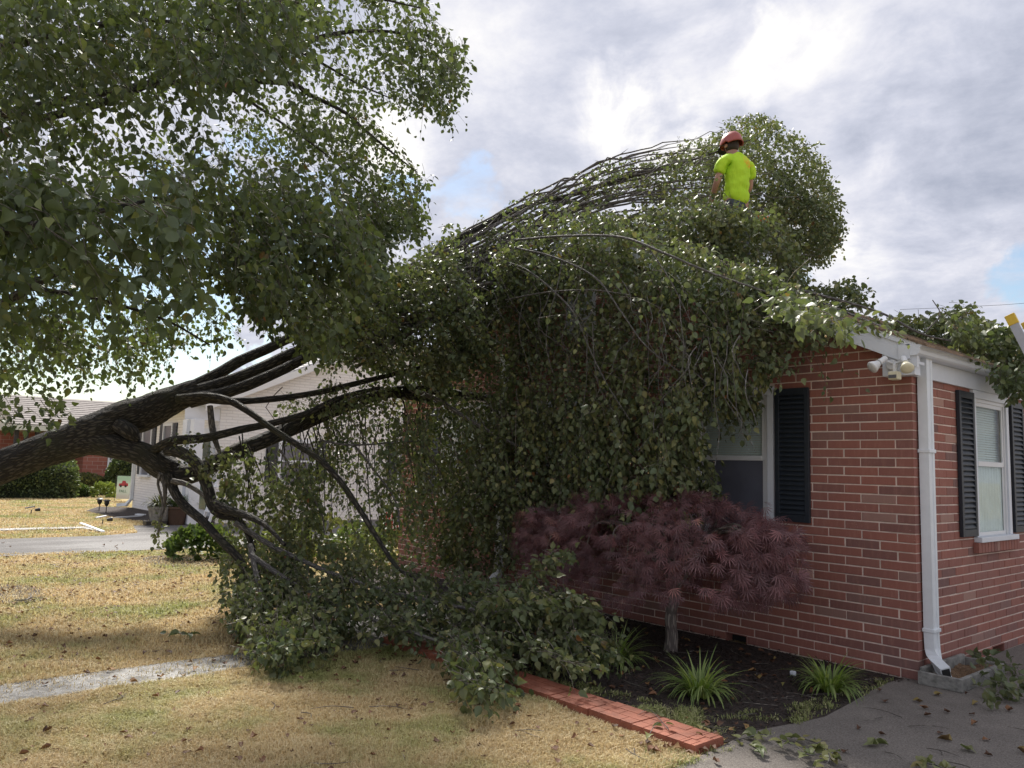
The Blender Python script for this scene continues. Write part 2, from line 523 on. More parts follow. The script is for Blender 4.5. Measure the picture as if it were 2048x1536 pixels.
M['lawn'] = ground_mat()
M['asphalt'] = asphalt_mat('asphalt', (0.135, 0.117, 0.102), (0.19, 0.166, 0.145))
M['asphalt2'] = asphalt_mat('damp_asphalt', (0.075, 0.075, 0.08), (0.105, 0.105, 0.11), 1)
M['mulch'] = simple('dark_mulch_ground', (0.035, 0.024, 0.02), .95, .4, 30, .03, 45)
M['chip'] = leaf_mat('mulch_chip', [(0, (0.012, 0.009, 0.008)), (.6, (0.035, 0.022, 0.016)), (.9, (0.08, 0.04, 0.025)), (1, (0.17, 0.12, 0.08))], rough=.85, trans=.0, under=(.03, .02, .015), edge=(.03, .02, .015))


def path_mat():
    m, q, b, o = mat('worn_concrete_path')
    geo = q('ShaderNodeNewGeometry').outputs['Position']
    a = q('ShaderNodeTexNoise', ins={'Vector': geo, 'Scale': 7.0, 'Detail': 9.0, 'Roughness': .75}).outputs[0]
    s = q('ShaderNodeTexNoise', ins={'Vector': geo, 'Scale': 26.0, 'Detail': 4.0, 'Roughness': .8}).outputs[0]
    c = q.mix(q.smooth(a, .4, .62), (0.085, 0.078, 0.07), (0.17, 0.16, 0.15))
    c = q.mix(q.math('MULTIPLY', q.smooth(s, .56, .68), .5), c, (0.42, 0.41, 0.4))
    q.t.links.new(c, b.inputs['Base Color'])
    rr = q('ShaderNodeMapRange', ins={0: a, 1: .4, 2: .65, 3: .75, 4: .35}).outputs[0]
    q.t.links.new(rr, b.inputs['Roughness'])
    bump(q, b, q.math('ADD', a, s), .012)
    return m


M['path'] = path_mat()
M['concrete'] = simple('grey_concrete', (0.20, 0.195, 0.18), .85, .3, 14, .006, 60, dirt=((.10, .11, .08), 9, .6))
M['soil'] = simple('brown_soil', (0.14, 0.085, 0.045), .95, .3, 40, .02, 60)
M['paver'] = simple('red_painted_paver', (0.29, 0.095, 0.055), .7, .2, 9, .003, 90, dirt=((0.42, 0.24, 0.16), 22, .5))


def grass_mat():
    m, q, b, o = mat('grass_blade')
    r = q('ShaderNodeAttribute', attribute_name='rnd').outputs['Fac']
    geo = q('ShaderNodeNewGeometry').outputs['Position']
    a = q('ShaderNodeTexNoise', ins={'Vector': geo, 'Scale': 0.9, 'Detail': 6.0, 'Roughness': .6}).outputs[0]
    straw = q.ramp(r, [(0, (0.38, 0.265, 0.12)), (.5, (0.62, 0.48, 0.26)), (1, (0.80, 0.69, 0.46))])
    green = q.ramp(r, [(0, (0.16, 0.20, 0.055)), (.5, (0.31, 0.35, 0.11)), (1, (0.55, 0.54, 0.22))])
    k = q.math('ADD', q.smooth(a, .43, .70), q.math('MULTIPLY', q.math('SUBTRACT', r, .5), .5), clamp=True)
    c = q.mix(k, straw, green)
    q.t.links.new(c, b.inputs['Base Color']); b.inputs['Roughness'].default_value = .6
    tr = q('ShaderNodeBsdfTranslucent', ins={'Color': c})
    ms = q('ShaderNodeMixShader', ins={0: .3, 1: b.outputs[0], 2: tr.outputs[0]})
    q.t.links.new(ms.outputs[0], o.inputs[0])
    return m


M['grass'] = grass_mat()


def shingle_mat(name, c0, c1, bx=.9):
    m, q, b, o = mat(name)
    tcn = q('ShaderNodeTexCoord').outputs['Object']
    v = q('ShaderNodeTexNoise', ins={'Vector': tcn, 'Scale': 7.0, 'Detail': 5.0}).outputs[0]
    r = q('ShaderNodeTexNoise', ins={'Vector': tcn, 'Scale': 90.0, 'Detail': 3.0}).outputs[0]
    c = q.mix(q.smooth(q.math('ADD', q.math('MULTIPLY', v, .5), q.math('MULTIPLY', r, .5)), .4, .6), c0, c1)
    q.t.links.new(c, b.inputs['Base Color']); b.inputs['Roughness'].default_value = .9
    bump(q, b, r, .004)
    return m


M['shingle'] = shingle_mat('brown_shingle', (0.12, 0.085, 0.06), (0.26, 0.18, 0.12))
M['shingle_g'] = shingle_mat('grey_shingle', (0.15, 0.132, 0.125), (0.22, 0.195, 0.185))
M['shingle_w'] = shingle_mat('pale_shingle', (0.42, 0.41, 0.41), (0.52, 0.51, 0.51))
M['shingle_t'] = shingle_mat('tan_shingle', (0.27, 0.19, 0.14), (0.36, 0.26, 0.19))


def far_brick(name, c1, c2, mo, bw=.281, rh=.0725, rot=0.0):
    m, q, b, o = mat(name)
    geo = q('ShaderNodeNewGeometry').outputs['Position']
    sp_ = q('ShaderNodeSeparateXYZ', ins={0: geo})
    u = q.math('ADD', sp_.outputs[0], sp_.outputs[1])
    v = q('ShaderNodeCombineXYZ', ins={0: u, 1: sp_.outputs[2], 2: 0.0}).outputs[0]
    bt = q('ShaderNodeTexBrick', ins={'Vector': v, 'Color1': (*c1, 1), 'Color2': (*c2, 1), 'Mortar': (*mo, 1), 'Scale': 1.0, 'Mortar Size': .008, 'Brick Width': bw, 'Row Height': rh})
    n = q('ShaderNodeTexNoise', ins={'Vector': geo, 'Scale': 1.3, 'Detail': 6.0}).outputs[0]
    c = q.mix(q.math('MULTIPLY', n, .3), bt.outputs[0], tuple(k * .7 for k in c1))
    q.t.links.new(c, b.inputs['Base Color']); b.inputs['Roughness'].default_value = .85
    bump(q, b, bt.outputs['Fac'], -.006)
    return m


M['wbrick'] = far_brick('white_painted_brick', (0.79, 0.77, 0.75), (0.85, 0.83, 0.81), (0.7, 0.68, 0.66))
M['rbrick'] = far_brick('far_red_brick', (0.30, 0.10, 0.07), (0.36, 0.13, 0.09), (0.42, 0.33, 0.28), bw=.4, rh=.16)
M['siding'] = simple('cream_siding', (0.55, 0.55, 0.48), .6, .05)
M['dark'] = simple('dark_metal', (0.015, 0.015, 0.016), .45, .1)
M['black'] = simple('black_plastic', (0.012, 0.012, 0.014), .4, .1)
M['wood_dark'] = simple('dark_porch_post', (0.035, 0.03, 0.03), .7, .1)
M['blind'] = None


def blind_mat(name, col, pitch=.026, emis=0):
    m, q, b, o = mat(name)
    geo = q('ShaderNodeNewGeometry').outputs['Position']
    z = q('ShaderNodeSeparateXYZ', ins={0: geo}).outputs[2]
    n = q('ShaderNodeTexNoise', ins={'Vector': geo, 'Scale': 2.0, 'Detail': 3.0}).outputs[0]
    c = q.mix(n, tuple(k * .85 for k in col), col)
    q.t.links.new(c, b.inputs['Base Color']); b.inputs['Roughness'].default_value = .6
    return m


M['blind'] = blind_mat('pale_window_blind', (0.78, 0.81, 0.80))
M['screen'] = simple('dark_insect_screen', (0.11, 0.115, 0.145), .35, .1, 3)
M['curtain'] = simple('white_curtain', (0.8, 0.83, 0.83), .8, .05)
M['inside'] = simple('opening_shade', (0.02, 0.02, 0.02), .9, .1)  # near-black paints the shade inside the vents and the pipe mouth


def glass_mat():
    m, q, b, o = mat('window_glass')
    gl = q('ShaderNodeBsdfGlossy', ins={'Color': (.9, .95, 1, 1), 'Roughness': .03})
    tr = q('ShaderNodeBsdfTransparent', ins={'Color': (.92, .95, .94, 1)})
    fr = q('ShaderNodeLayerWeight', ins={'Blend': .5}).outputs['Facing']
    k = q.math('MULTIPLY_ADD', fr, .0, .05, clamp=True)
    ms = q('ShaderNodeMixShader', ins={0: k, 1: tr.outputs[0], 2: gl.outputs[0]})
    q.t.links.new(ms.outputs[0], o.inputs[0])
    return m


M['glass'] = glass_mat()
M['skin'] = simple('skin', (0.38, 0.21, 0.15), .55, .06, 12)
M['hair'] = simple('short_dark_hair', (0.03, 0.02, 0.015), .7, .2)
M['yellow_cap'] = simple('yellow_plastic', (0.62, 0.42, 0.04), .45, .1)
M['alu'] = simple('dull_aluminium', (0.42, 0.43, 0.46), .45, .06, 5, metal=.35)
M['orange'] = simple('orange_plastic', (0.75, 0.12, 0.03), .4, .05)
M['trouser'] = simple('dark_grey_trousers', (0.045, 0.055, 0.07), .85, .15, 10, .004, 40)
M['helmet'] = simple('red_helmet_shell', (0.34, 0.075, 0.06), .35, .06)
M['boot'] = simple('brown_boot', (0.07, 0.04, 0.025), .7, .1)


def shirt_mat():
    m, q, b, o = mat('neon_yellow_shirt')
    tcn = q('ShaderNodeTexCoord').outputs['Object']
    wv = q('ShaderNodeTexNoise', ins={'Vector': q('ShaderNodeMapping', ins={0: tcn, 2: (0.0, .6, .3), 3: (9, 9, 2.2)}).outputs[0], 'Scale': 1.3, 'Detail': 3.0}).outputs[0]
    c = q.mix(wv, (0.36, 0.62, 0.015), (0.50, 0.74, 0.03))
    # faded orange back print high on the right shoulder, as on the real shirt
    d = q('ShaderNodeVectorMath', operation='DISTANCE', ins={0: tcn, 1: (0.12, -0.13, 1.42)}).outputs['Value']
    pn = q('ShaderNodeTexNoise', ins={'Vector': tcn, 'Scale': 22.0, 'Detail': 3.0}).outputs[0]
    pr = q.math('MULTIPLY', q.smooth(d, .12, .06), q.smooth(pn, .42, .56))
    c = q.mix(q.math('MULTIPLY', pr, .75), c, (0.75, 0.35, 0.02))
    q.t.links.new(c, b.inputs['Base Color']); b.inputs['Roughness'].default_value = .8
    bump(q, b, wv, .03)
    return m


M['shirt'] = shirt_mat()

# ================================================================== THE SETTING
CORN = [(0, 0)]


def sheet(name, pts, z, m, sub=None, **kw):
    me = bpy.data.meshes.new(name)
    me.from_pydata([(x, y, z) for x, y in pts], [], [tuple(range(len(pts)))]); me.update()
    return link(name, me, None, m, kind='structure', **kw)


sheet('lawn', [(-600, -600), (600, -600), (600, 600), (-600, 600)], 0, M['lawn'])
# driveway in front of and beside the brick house
edge = [(0.02, -12), (0.0, -3.0), (-.06, -2.4), (-.10, -2.1), (-.02, -1.7), (.02, -1.45), (-.03, -1.0), (-.08, -.65), (-.12, -.25), (-.10, .0)]
drive = [(9, -12)] + [(9, 30), (.004, 30), (.004, .01)] + [(x, y) for x, y in edge[::-1]]
sheet('asphalt_driveway', drive, .012, M['asphalt'])
sheet('neighbour_driveway', [(-13.9, -40), (-11.15, -40), (-11.15, -1.6), (-10.9, 1.2), (-9.3, 2.2), (-9.3, 30), (-16.1, 30), (-16.1, -1.2), (-14.3, -1.6), (-13.9, -2.4)], .010, M['asphalt2'])
sheet('front_path', [(-3.57, -16), (-3.07, -16), (-3.07, -2.75), (-3.57, -2.75)], .012, M['path'])
sheet('front_step_slab', [(-4.6, -2.75), (-3.07, -2.75), (-3.07, -.02), (-4.6, -.02)], .014, M['path'])
wk = [P(np.array(float(a)), np.array(float(b)), dZ(np.array(float(a)), np.array(float(b)), 0.04)) for a, b in ((-300, 1064), (175, 1052), (200, 1062), (165, 1055.5), (-300, 1068.5))]
sheet('neighbour_walk', [(float(q[0]), float(q[1])) for q in wk], .035, M['path'])
sheet('mulch_bed', [(-3.07, -2.38), (-.10, -2.38), (.03, -2.0), (.05, -1.5), (0, -1.0), (-.05, -.65), (-.09, -.25), (-.004, -.004), (-7.3, -.004), (-7.3, -1.1), (-4.6, -1.3), (-4.6, -.02), (-3.07, -.02)], .006, M['mulch'])
sheet('neighbour_mulch_bed', [(-22.9, .55), (-16.0, .65), (-16.0, -.3), (-18.5, -.9), (-21.5, -.95), (-23.4, -.2)], .006, M['mulch'])
mr_ = [(-7.5 + (.62 + .12 * math.sin(3 * a)) * math.cos(a), -4.85 + (.5 + .1 * math.cos(2 * a)) * math.sin(a)) for a in np.linspace(0, 2 * math.pi, 24, endpoint=False)]
sheet('tree_ring_mulch', mr_, .007, M['mulch'])
sheet('shrub_mulch', [(-9.6 + .75 * math.cos(a), -2.25 + .6 * math.sin(a)) for a in np.linspace(0, 2 * math.pi, 20, endpoint=False)], .007, M['mulch'])

# ================================================================== BRICK HOUSE
house = empty('brick_house', (0, 0, 0), 'red brick house with white trim and black shutters under the fallen tree', 'house')
APX, APZ, SL = -3.62, 4.275, .464
XL = -7.25
COURSE, BL, JT = .0725, .281, .0098


def zrake(x): return APZ - SL * abs(x - APX)


ZW = 2.42
gw = MB()
gw.prism([(XL, .0055, 0), (-.0055, .0055, 0), (-.0055, .0055, zrake(0) - .14), (APX, .0055, APZ - .14), (XL, .0055, zrake(XL) - .14)], (0, .2, 0))
# openings are covered by window boxes set proud; the mortar body stays behind them
gable = gw.build('gable_wall', M['mortar'], house)
sw = MB(); sw.box(-.212, -.0055, .2055, 14, 0, ZW)
side = sw.build('side_wall', M['mortar'], house)
bw_ = MB(); bw_.box(XL, XL + .2, .212, 14, 0, ZW)
bw_.build('end_wall', M['mortar'], house)

WIN1 = (-2.06, -1.19, .97, 2.30)          # gable window incl. casing
SH1 = (-1.169, -.848, 1.12, 2.274)
WIN2 = (-6.25, -5.22, .97, 2.34)
WIN3 = (-4.30, -3.45, .97, 2.30)
SW1 = (1.19, 2.06, .99, 2.31)             # side window
FV = (-1.70, -1.475, 0.0, .0803)
SV = (1.51, 1.80, 0.0, .0803)
gopen = [WIN1, WIN2, WIN3, FV, (-3.85, -3.4, 3.05, 3.5)]
sopen = [SW1, SV, (3.6, 4.4, 1.0, 2.31)]


def cut(intervals, a, b):
    outi = []
    for u, v in intervals:
        if b <= u or a >= v: outi.append((u, v)); continue
        if a - u > .02: outi.append((u, a - .004))
        if v - b > .02: outi.append((b + .004, v))
    return outi


bricks = []   # (wall, u0, u1, z0, z1)
nc = int(4.4 / COURSE)
for k in range(nc):
    z0 = .075 - COURSE + k * COURSE + JT; z1 = z0 + COURSE - JT
    off = 0 if k % 2 else BL / 2
    # gable, running left from the corner
    u = 0.0; first = True
    while u > XL:
        L_ = (BL if (first and k % 2) else (BL / 2 + .002 if first else BL)); first = False
        u1 = u; u0 = max(XL, u - L_ + JT); u = u - L_
        j = random.uniform(-.0025, .0025)
        iv = [(u0 + j, u1 + (j if u1 < -.01 else 0))]
        if not (z0 < zrake(0) - .2):
            xr = APX + (APZ - .13 - z1) / SL; xl = APX - (APZ - .13 - z1) / SL
            iv = cut(cut(iv, xr, 99), -99, xl)
        for (a, b, c, d) in gopen:
            if z1 > c + .004 and z0 < d - .004: iv = cut(iv, a, b)
        for a, b in iv:
            if b - a > .025: bricks.append(('g', a, b, z0, z1))
    # side wall
    if z1 < 2.40:
        u = .098 + JT; first = True
        while u < 6.2:
            L_ = (BL - .107 + .04 if (first and k % 2 == 0) else (BL / 2 - .05 if first else BL))
            if first: L_ = .233 if k % 2 else .092
            first = False
            iv = [(u, u + L_ - JT)]; u += L_
            for (a, b, c, d) in sopen:
                if z1 > c + .004 and z0 < d - .004: iv = cut(iv, a, b)
            for a, b in iv:
                if b - a > .025: bricks.append(('s', a, b, z0, z1))


def in_view(p, mgn=0):
    d = (np.asarray(p) - CAM) @ RM
    z = -d[..., 2]
    x = 1024 + F * d[..., 0] / z; y = 768 - F * d[..., 1] / z
    return (z > 0) & (x > -mgn) & (x < 2048 + mgn) & (y > -mgn) & (y < 1536 + mgn), x, y, z


def seen_score(b):
    w_, a, c, z0, z1 = b
    mid = ((a + c) / 2, 0, (z0 + z1) / 2) if w_ == 'g' else (0, (a + c) / 2, (z0 + z1) / 2)
    ok, x, y, z = in_view(mid)
    if not ok: return -1
    v = (np.array(mid) - CAM) / z
    face = abs(v[1]) if w_ == 'g' else abs(v[0])
    s_ = (c - a) * (z1 - z0) / z ** 2 * face
    if x < 1560 or (x < 1640 and 990 < y < 1240) or (x < 1650 and y < 760): s_ *= .2     # behind leaves
    return s_


bricks.sort(key=seen_score, reverse=True)


def brick_geo(b):
    w_, a, c, z0, z1 = b
    dz = random.uniform(-.0012, .0012); pr = random.uniform(-.0012, .0018); e = .0035
    # local: u along wall, n outward, z ; front face slightly inset
    corner = (w_ == 'g' and c > -.004)
    n0 = -.098 if corner else -.03
    vs = [(a, n0, z0), (c, n0, z0), (c, n0, z1), (a, n0, z1),
          (a, pr - e, z0), (c, pr - (0 if corner else e), z0), (c, pr - (0 if corner else e), z1), (a, pr - e, z1),
          (a + e, pr, z0 + e), (c - (0 if corner else e), pr, z0 + e), (c - (0 if corner else e), pr, z1 - e), (a + e, pr, z1 - e)]
    fs = [(0, 4, 5, 1), (1, 5, 6, 2), (2, 6, 7, 3), (3, 7, 4, 0), (4, 8, 9, 5), (5, 9, 10, 6), (6, 10, 11, 7), (7, 11, 8, 4), (8, 11, 10, 9)]
    if w_ == 'g': vs = [(u, -n, z + dz) for u, n, z in vs]
    else: vs = [(n, u, z + dz) for u, n, z in vs]
    if w_ == 'g': fs = [f[::-1] for f in fs]
    return vs, fs


gb = MB(); sb = MB(); gr_, sr_ = [], []
nob = 0
for b in bricks:
    vs, fs = brick_geo(b)
    if nob < 296 and seen_score(b) > 0:
        c = np.mean(vs, axis=0)
        me = bpy.data.meshes.new('brick'); me.from_pydata([tuple(np.array(v) - c) for v in vs], [], fs); me.update()
        o = link('brick', me, gable if b[0] == 'g' else side, M['brick']); o.location = c; nob += 1
    else:
        (gb if b[0] == 'g' else sb).add(vs, fs)
        (gr_ if b[0] == 'g' else sr_).extend([random.random()] * len(vs))
for q_, r_, par in ((gb, gr_, gable), (sb, sr_, side)):
    o = q_.build('brickwork', M['brickwork'], par, kind='stuff')
    a = o.data.attributes.new('rnd', 'FLOAT', 'POINT'); a.data.foreach_set('value', np.array(r_, np.float32))
for m_ in (MB().box(FV[0], FV[0] + .008, .001, .1, FV[2], FV[3]).box(FV[1] - .008, FV[1], .001, .1, FV[2], FV[3]).box(FV[0] + .008, FV[1] - .008, .001, .1, FV[3] - .008, FV[3]),
           MB().box(-.1, -.001, SV[0], SV[0] + .008, SV[2], SV[3]).box(-.1, -.001, SV[1] - .008, SV[1], SV[2], SV[3]).box(-.1, -.001, SV[0] + .008, SV[1] - .008, SV[3] - .008, SV[3])):
    m_.build('vent_lining', M['brick'], house)
# foundation vent recesses, back plates dark to imitate the shade inside
MB().box(FV[0], FV[1], .1, .103, FV[2], FV[3]).build('foundation_vent', M['inside'], house)
MB().box(-.103, -.1, SV[0], SV[1], SV[2], SV[3]).build('foundation_vent', M['inside'], house)
lv = MB().box(-3.85, -3.4, -.012, .01, 3.05, 3.5)
for k in range(7): lv.box(-3.82, -3.43, -.03, -.012, 3.08 + k * .058, 3.11 + k * .058)
lv.build('gable_vent', M['white'], house)

# roof: slabs with stepped shingle courses
YB, YF = 14.2, -.16


def roof_side(sgn):
    mb = MB()
    xe = .17 if sgn > 0 else XL - .17
    L_ = abs(xe - APX); n = int(L_ * math.sqrt(1 + SL * SL) / .14)
    for k in range(n):
        xa = APX + sgn * L_ * k / n; xb = APX + sgn * L_ * (k + 1) / n + sgn * .01
        za = zrake(xa) + .012; zb = zrake(xb) + .012
        mb.prism([(xa, YF, za - .012), (xb, YF, zb - .012), (xb, YF, zb + .008), (xa, YF, za + .001)], (0, YB - YF, 0))
    return mb


rf = MB()
rf.prism([(APX, YF + .03, APZ), (.13, YF + .03, zrake(.13)), (.13, YF + .03, zrake(.13) - .03), (APX, YF + .03, APZ - .03), (XL - .13, YF + .03, zrake(XL - .13) - .03), (XL - .13, YF + .03, zrake(XL - .13))], (0, YB - .1, 0))
roof = rf.build('roof', M['white'], house)
for s_ in (1, -1): roof_side(s_).build('shingle_courses', M['shingle'], roof, kind='stuff')
# rake boards, crown strip, cornice return, frieze, gutter
for s_, x_end in ((1, .10), (-1, XL - .1)):
    xa = APX; xb = x_end
    f_ = lambda x, dz: (x, -.135, zrake(x) + dz)
    MB().prism([f_(xa, -.03), f_(xb, -.03), f_(xb, -.185), f_(xa, -.185)], (0, .03, 0)).build('rake_board', M['white'], house)
    f2 = lambda x, dz: (x, -.15, zrake(x) + dz)
    MB().prism([f2(xa, .0), f2(xb, .0), f2(xb, -.045), f2(xa, -.045)], (0, .014, 0)).build('rake_trim', M['white'], house)
    f3 = lambda x, dz: (x, -.104, zrake(x) + dz)
    MB().prism([f3(xa, -.14), f3(xb, -.14), f3(xb, -.16), f3(xa, -.16)], (0, .10, 0)).build('rake_soffit', M['white'], house)
MB().prism([(-.178, -.106, 2.311), (.068, -.106, 2.311), (.068, -.106, 2.465), (-.02, -.106, 2.52), (-.178, -.106, 2.567)], (0, .105, 0)).build('cornice_return', M['white'], house, bevel=.003)
MB().box(.001, .026, .008, 6.3, 2.312, 2.455).build('frieze_board', M['white'], house, bevel=.002)
MB().box(.001, .099, .0, 6.3, 2.457, 2.475).build('soffit_board', M['white'], house)
gp = [(0, 0), (.052, 0), (.068, .012), (.075, .035), (.072, .052), (.088, .066), (.094, .080), (.088, .086), (.080, .080), (.082, .07), (.062, .055), (.062, .036), (.055, .014), (.005, .01), (.005, .08), (0, .08)]
gu = MB()
gu.prism([(.055 + a, -.155, 2.455 + b) for a, b in gp][::-1], (0, 6.4, 0))
gut = gu.build('gutter', M['white'], house)
MB().prism([(.058 + a, -.153, 2.457 + b) for a, b in [(0, 0), (.05, 0), (.064, .013), (.07, .035), (.068, .052), (.084, .068), (.088, .08), (0, .08)]], (0, .004, 0)).build('gutter_cap', M['white'], gut)
MB().box(-.035, .054, -.15, -.136, 2.43, 2.545).build('eave_end_box', M['white'], house, bevel=.002)
MB().box(.036, .0545, -.135, 6.3, 2.476, 2.545).build('fascia_board', M['white'], house)

# downspout at the corner
dpt = [(.048, .125, 2.47), (.048, .125, 2.30), (.048, .125, .33), (.052, .124, .24), (.066, .112, .19), (.09, .088, .155), (.13, .05, .125), (.20, -.015, .098)]
prof = [(-.055, -.036), (-.02, -.036), (-.018, -.031), (.018, -.031), (.02, -.036), (.055, -.036), (.055, .036), (.02, .036), (.018, .031), (-.018, .031), (-.02, .036), (-.055, .036)]
dsp = MB().sweep(dpt, prof, up=(1, .0, .0)).build('downspout', M['pipe'], house)
for z in (1.72, .365):
    MB().box(.003, .095, .062, .188, z, z + .028).build('pipe_strap', M['pipe'], dsp, bevel=.004)
MB().sweep([(.1965, -.0115, .0995), (.2025, -.0175, .0968)], [(-.046, -.028), (.046, -.028), (.046, .028), (-.046, .028)], up=(1, 0, 0)).build('pipe_mouth', M['inside'], dsp)  # solid dark plug, its colour imitates the shaded hollow of the pipe
# left downspout half way along the gable
MB().sweep([(-4.9, -.045, 2.9), (-4.9, -.045, .3), (-4.9, -.06, .22), (-4.9, -.16, .12)], [(-.05, -.035), (.05, -.035), (.05, .035), (-.05, .035)], up=(0, 1, 0)).build('downspout', M['pipe'], house)


# windows ------------------------------------------------------------
def window(wall, r, meet, slats=True, name='window', open_col='blind', sill=True):
    """r = u0,u1,z0,z1 incl. casing"""
    u0, u1, z0, z1 = r
    par = empty(name, (0, 0, 0)); par.parent = house

    def bx(mb, a, b, n0, n1, c, d):      # n outward distance
        if wall == 'g': mb.box(a, b, -n1, -n0, c, d)
        else: mb.box(n0, n1, a, b, c, d)
        return mb
    cs_ = .062
    m = MB()
    bx(m, u0, u0 + cs_, -.02, .022, z0 + .045, z1 - .07); bx(m, u1 - cs_, u1, -.02, .022, z0 + .045, z1 - .07); bx(m, u0, u1, -.02, .024, z1 - .07, z1)
    m.build('casing', M['white'], par, bevel=.003)
    a, b = u0 + cs_, u1 - cs_
    m = MB(); bx(m, a, a + .03, -.014, .006, z0 + .045, z1 - .07); bx(m, b - .03, b, -.014, .006, z0 + .045, z1 - .07); bx(m, a + .03, b - .03, -.014, .006, z1 - .1, z1 - .07)
    m.build('jamb', M['vinyl'], par, bevel=.002)
    a2, b2 = a + .03, b - .03
    m = MB()    # upper sash
    bx(m, a2, a2 + .035, -.016, -.002, meet - .02, z1 - .1); bx(m, b2 - .035, b2, -.016, -.002, meet - .02, z1 - .1)
    bx(m, a2 + .035, b2 - .035, -.016, -.002, z1 - .135, z1 - .1); bx(m, a2 + .035, b2 - .035, -.016, .004, meet - .022, meet + .022)
    m.build('upper_sash', M['vinyl'], par, bevel=.002)
    m = MB()
    bx(m, a2, a2 + .03, -.018, -.008, z0 + .075, meet - .022); bx(m, b2 - .03, b2, -.018, -.008, z0 + .075, meet - .022); bx(m, a2, b2, -.018, -.006, z0 + .045, z0 + .078)
    m.build('lower_sash', M['vinyl'], par, bevel=.002)
    m = MB(); bx(m, a2 + .02, b2 - .02, -.0135, -.0125, meet, z1 - .12); m.build('pane', M['glass'], par)
    m = MB(); bx(m, a2 + .02, b2 - .02, -.0155, -.0145, z0 + .07, meet - .02); m.build('pane', M['glass'], par)
    if sill:
        m = MB(); bx(m, u0 - .02, u1 + .03, -.01, .065, z0, z0 + .045); m.build('sill', M['white'], par, bevel=.004)
    # what stands behind the panes: room dark, blinds as real slats
    return par, bx, a2, b2


# window recesses: dark room box set into the wall body
def recess(wall, r):
    u0, u1, z0, z1 = r
    m = MB()
    if wall == 'g':
        x0, x1 = u0 + .05, u1 - .05
        m.add([(x0, .0112, z0 + .03), (x1, .0112, z0 + .03), (x1, .0112, z1 - .05), (x0, .0112, z1 - .05)], [(0, 1, 2, 3)])
    else:
        m.add([(-.0112, u0 + .05, z0 + .03), (-.0112, u1 - .05, z0 + .03), (-.0112, u1 - .05, z1 - .05), (-.0112, u0 + .05, z1 - .05)], [(0, 1, 2, 3)])
    return m


def cut_wall(o, boxes):
    for (x0, x1, y0, y1, z0, z1) in boxes:
        c = MB().box(x0, x1, y0, y1, z0, z1)
        me = bpy.data.meshes.new('cutter'); me.from_pydata(c.v, [], c.f); me.update()
        co = bpy.data.objects.new('cutter', me); COL.objects.link(co)
        mdf = o.modifiers.new('b', 'BOOLEAN'); mdf.object = co; mdf.operation = 'DIFFERENCE'; mdf.solver = 'EXACT'
        bpy.context.view_layer.update()
        dg = bpy.context.evaluated_depsgraph_get()
        nm = bpy.data.meshes.new_from_object(o.evaluated_get(dg))
        o.modifiers.clear(); o.data = nm
        bpy.data.objects.remove(co)


I = .055
cut_wall(gable, [(r[0] + I, r[1] - I, -.05, .17, r[2] + .03, r[3] - .06) for r in (WIN1, WIN2, WIN3)] + [(FV[0], FV[1], -.05, .17, FV[2], FV[3])])
cut_wall(side, [(-.17, .05, r[0] + I, r[1] - I, r[2] + .03, r[3] - .06) for r in (SW1,)] + [(-.17, .05, SV[0], SV[1], SV[2], SV[3])])


def blind(bx, par, a, b, z0, z1, m, depth=-.05, pitch=.022, tilt=.008):
    mb = MB(); z = z0
    while z < z1:
        bx(mb, a, b, depth - .004, depth + .004, z, z + pitch * .82); z += pitch
    return mb.build('blind', m, par, kind='stuff')


p1, bx, a2, b2 = window('g', WIN1, 1.662)
blind(bx, p1, a2, b2, .99, 2.20, M['blind'], depth=-.03)
m = MB(); bx(m, a2 + .02, b2 - .02, -.0105, -.0095, 1.045, 1.64); m.build('insect_screen', M['screen'], p1)
p2, bx, a2, b2 = window('g', WIN2, 1.86)
blind(bx, p2, a2, b2, 1.55, 2.25, M['cream'])
p3, bx, a2, b2 = window('g', WIN3, 1.662)
blind(bx, p3, a2, b2, 1.8, 2.2, M['blind'])
p4, bx, a2, b2 = window('s', SW1, 1.667)
blind(bx, p4, a2 - .02, b2 + .02, .99, 2.22, M['blind'], depth=-.06)
mb = MB()    # gathered curtain behind the lower sash
xs = np.linspace(a2, b2, 60)
for i in range(59):
    d0 = -.030 - .010 * math.sin(i * 1.1); d1 = -.030 - .010 * math.sin((i + 1) * 1.1)
    mb.add([(d0, xs[i], 1.0), (d1, xs[i + 1], 1.0), (d1, xs[i + 1], 1.66), (d0, xs[i], 1.66)], [(0, 1, 2, 3)])
mb.build('curtain', M['curtain'], p4)
# rowlock brick sills
for (wall, r) in (('g', WIN1), ('g', WIN2), ('g', WIN3), ('s', SW1)):
    sp = empty('brick_sill', (0, 0, 0)); sp.parent = house
    u = r[0] - .05
    while u < r[1] + .05:
        m = MB()
        if wall == 'g': m.box(u, u + .063, -.048, .0, r[2] - .088, r[2] - .002)
        else: m.box(0, .048, u, u + .063, r[2] - .088, r[2] - .002)
        m.build('brick', M['brick'], sp, bevel=.003); u += .0725


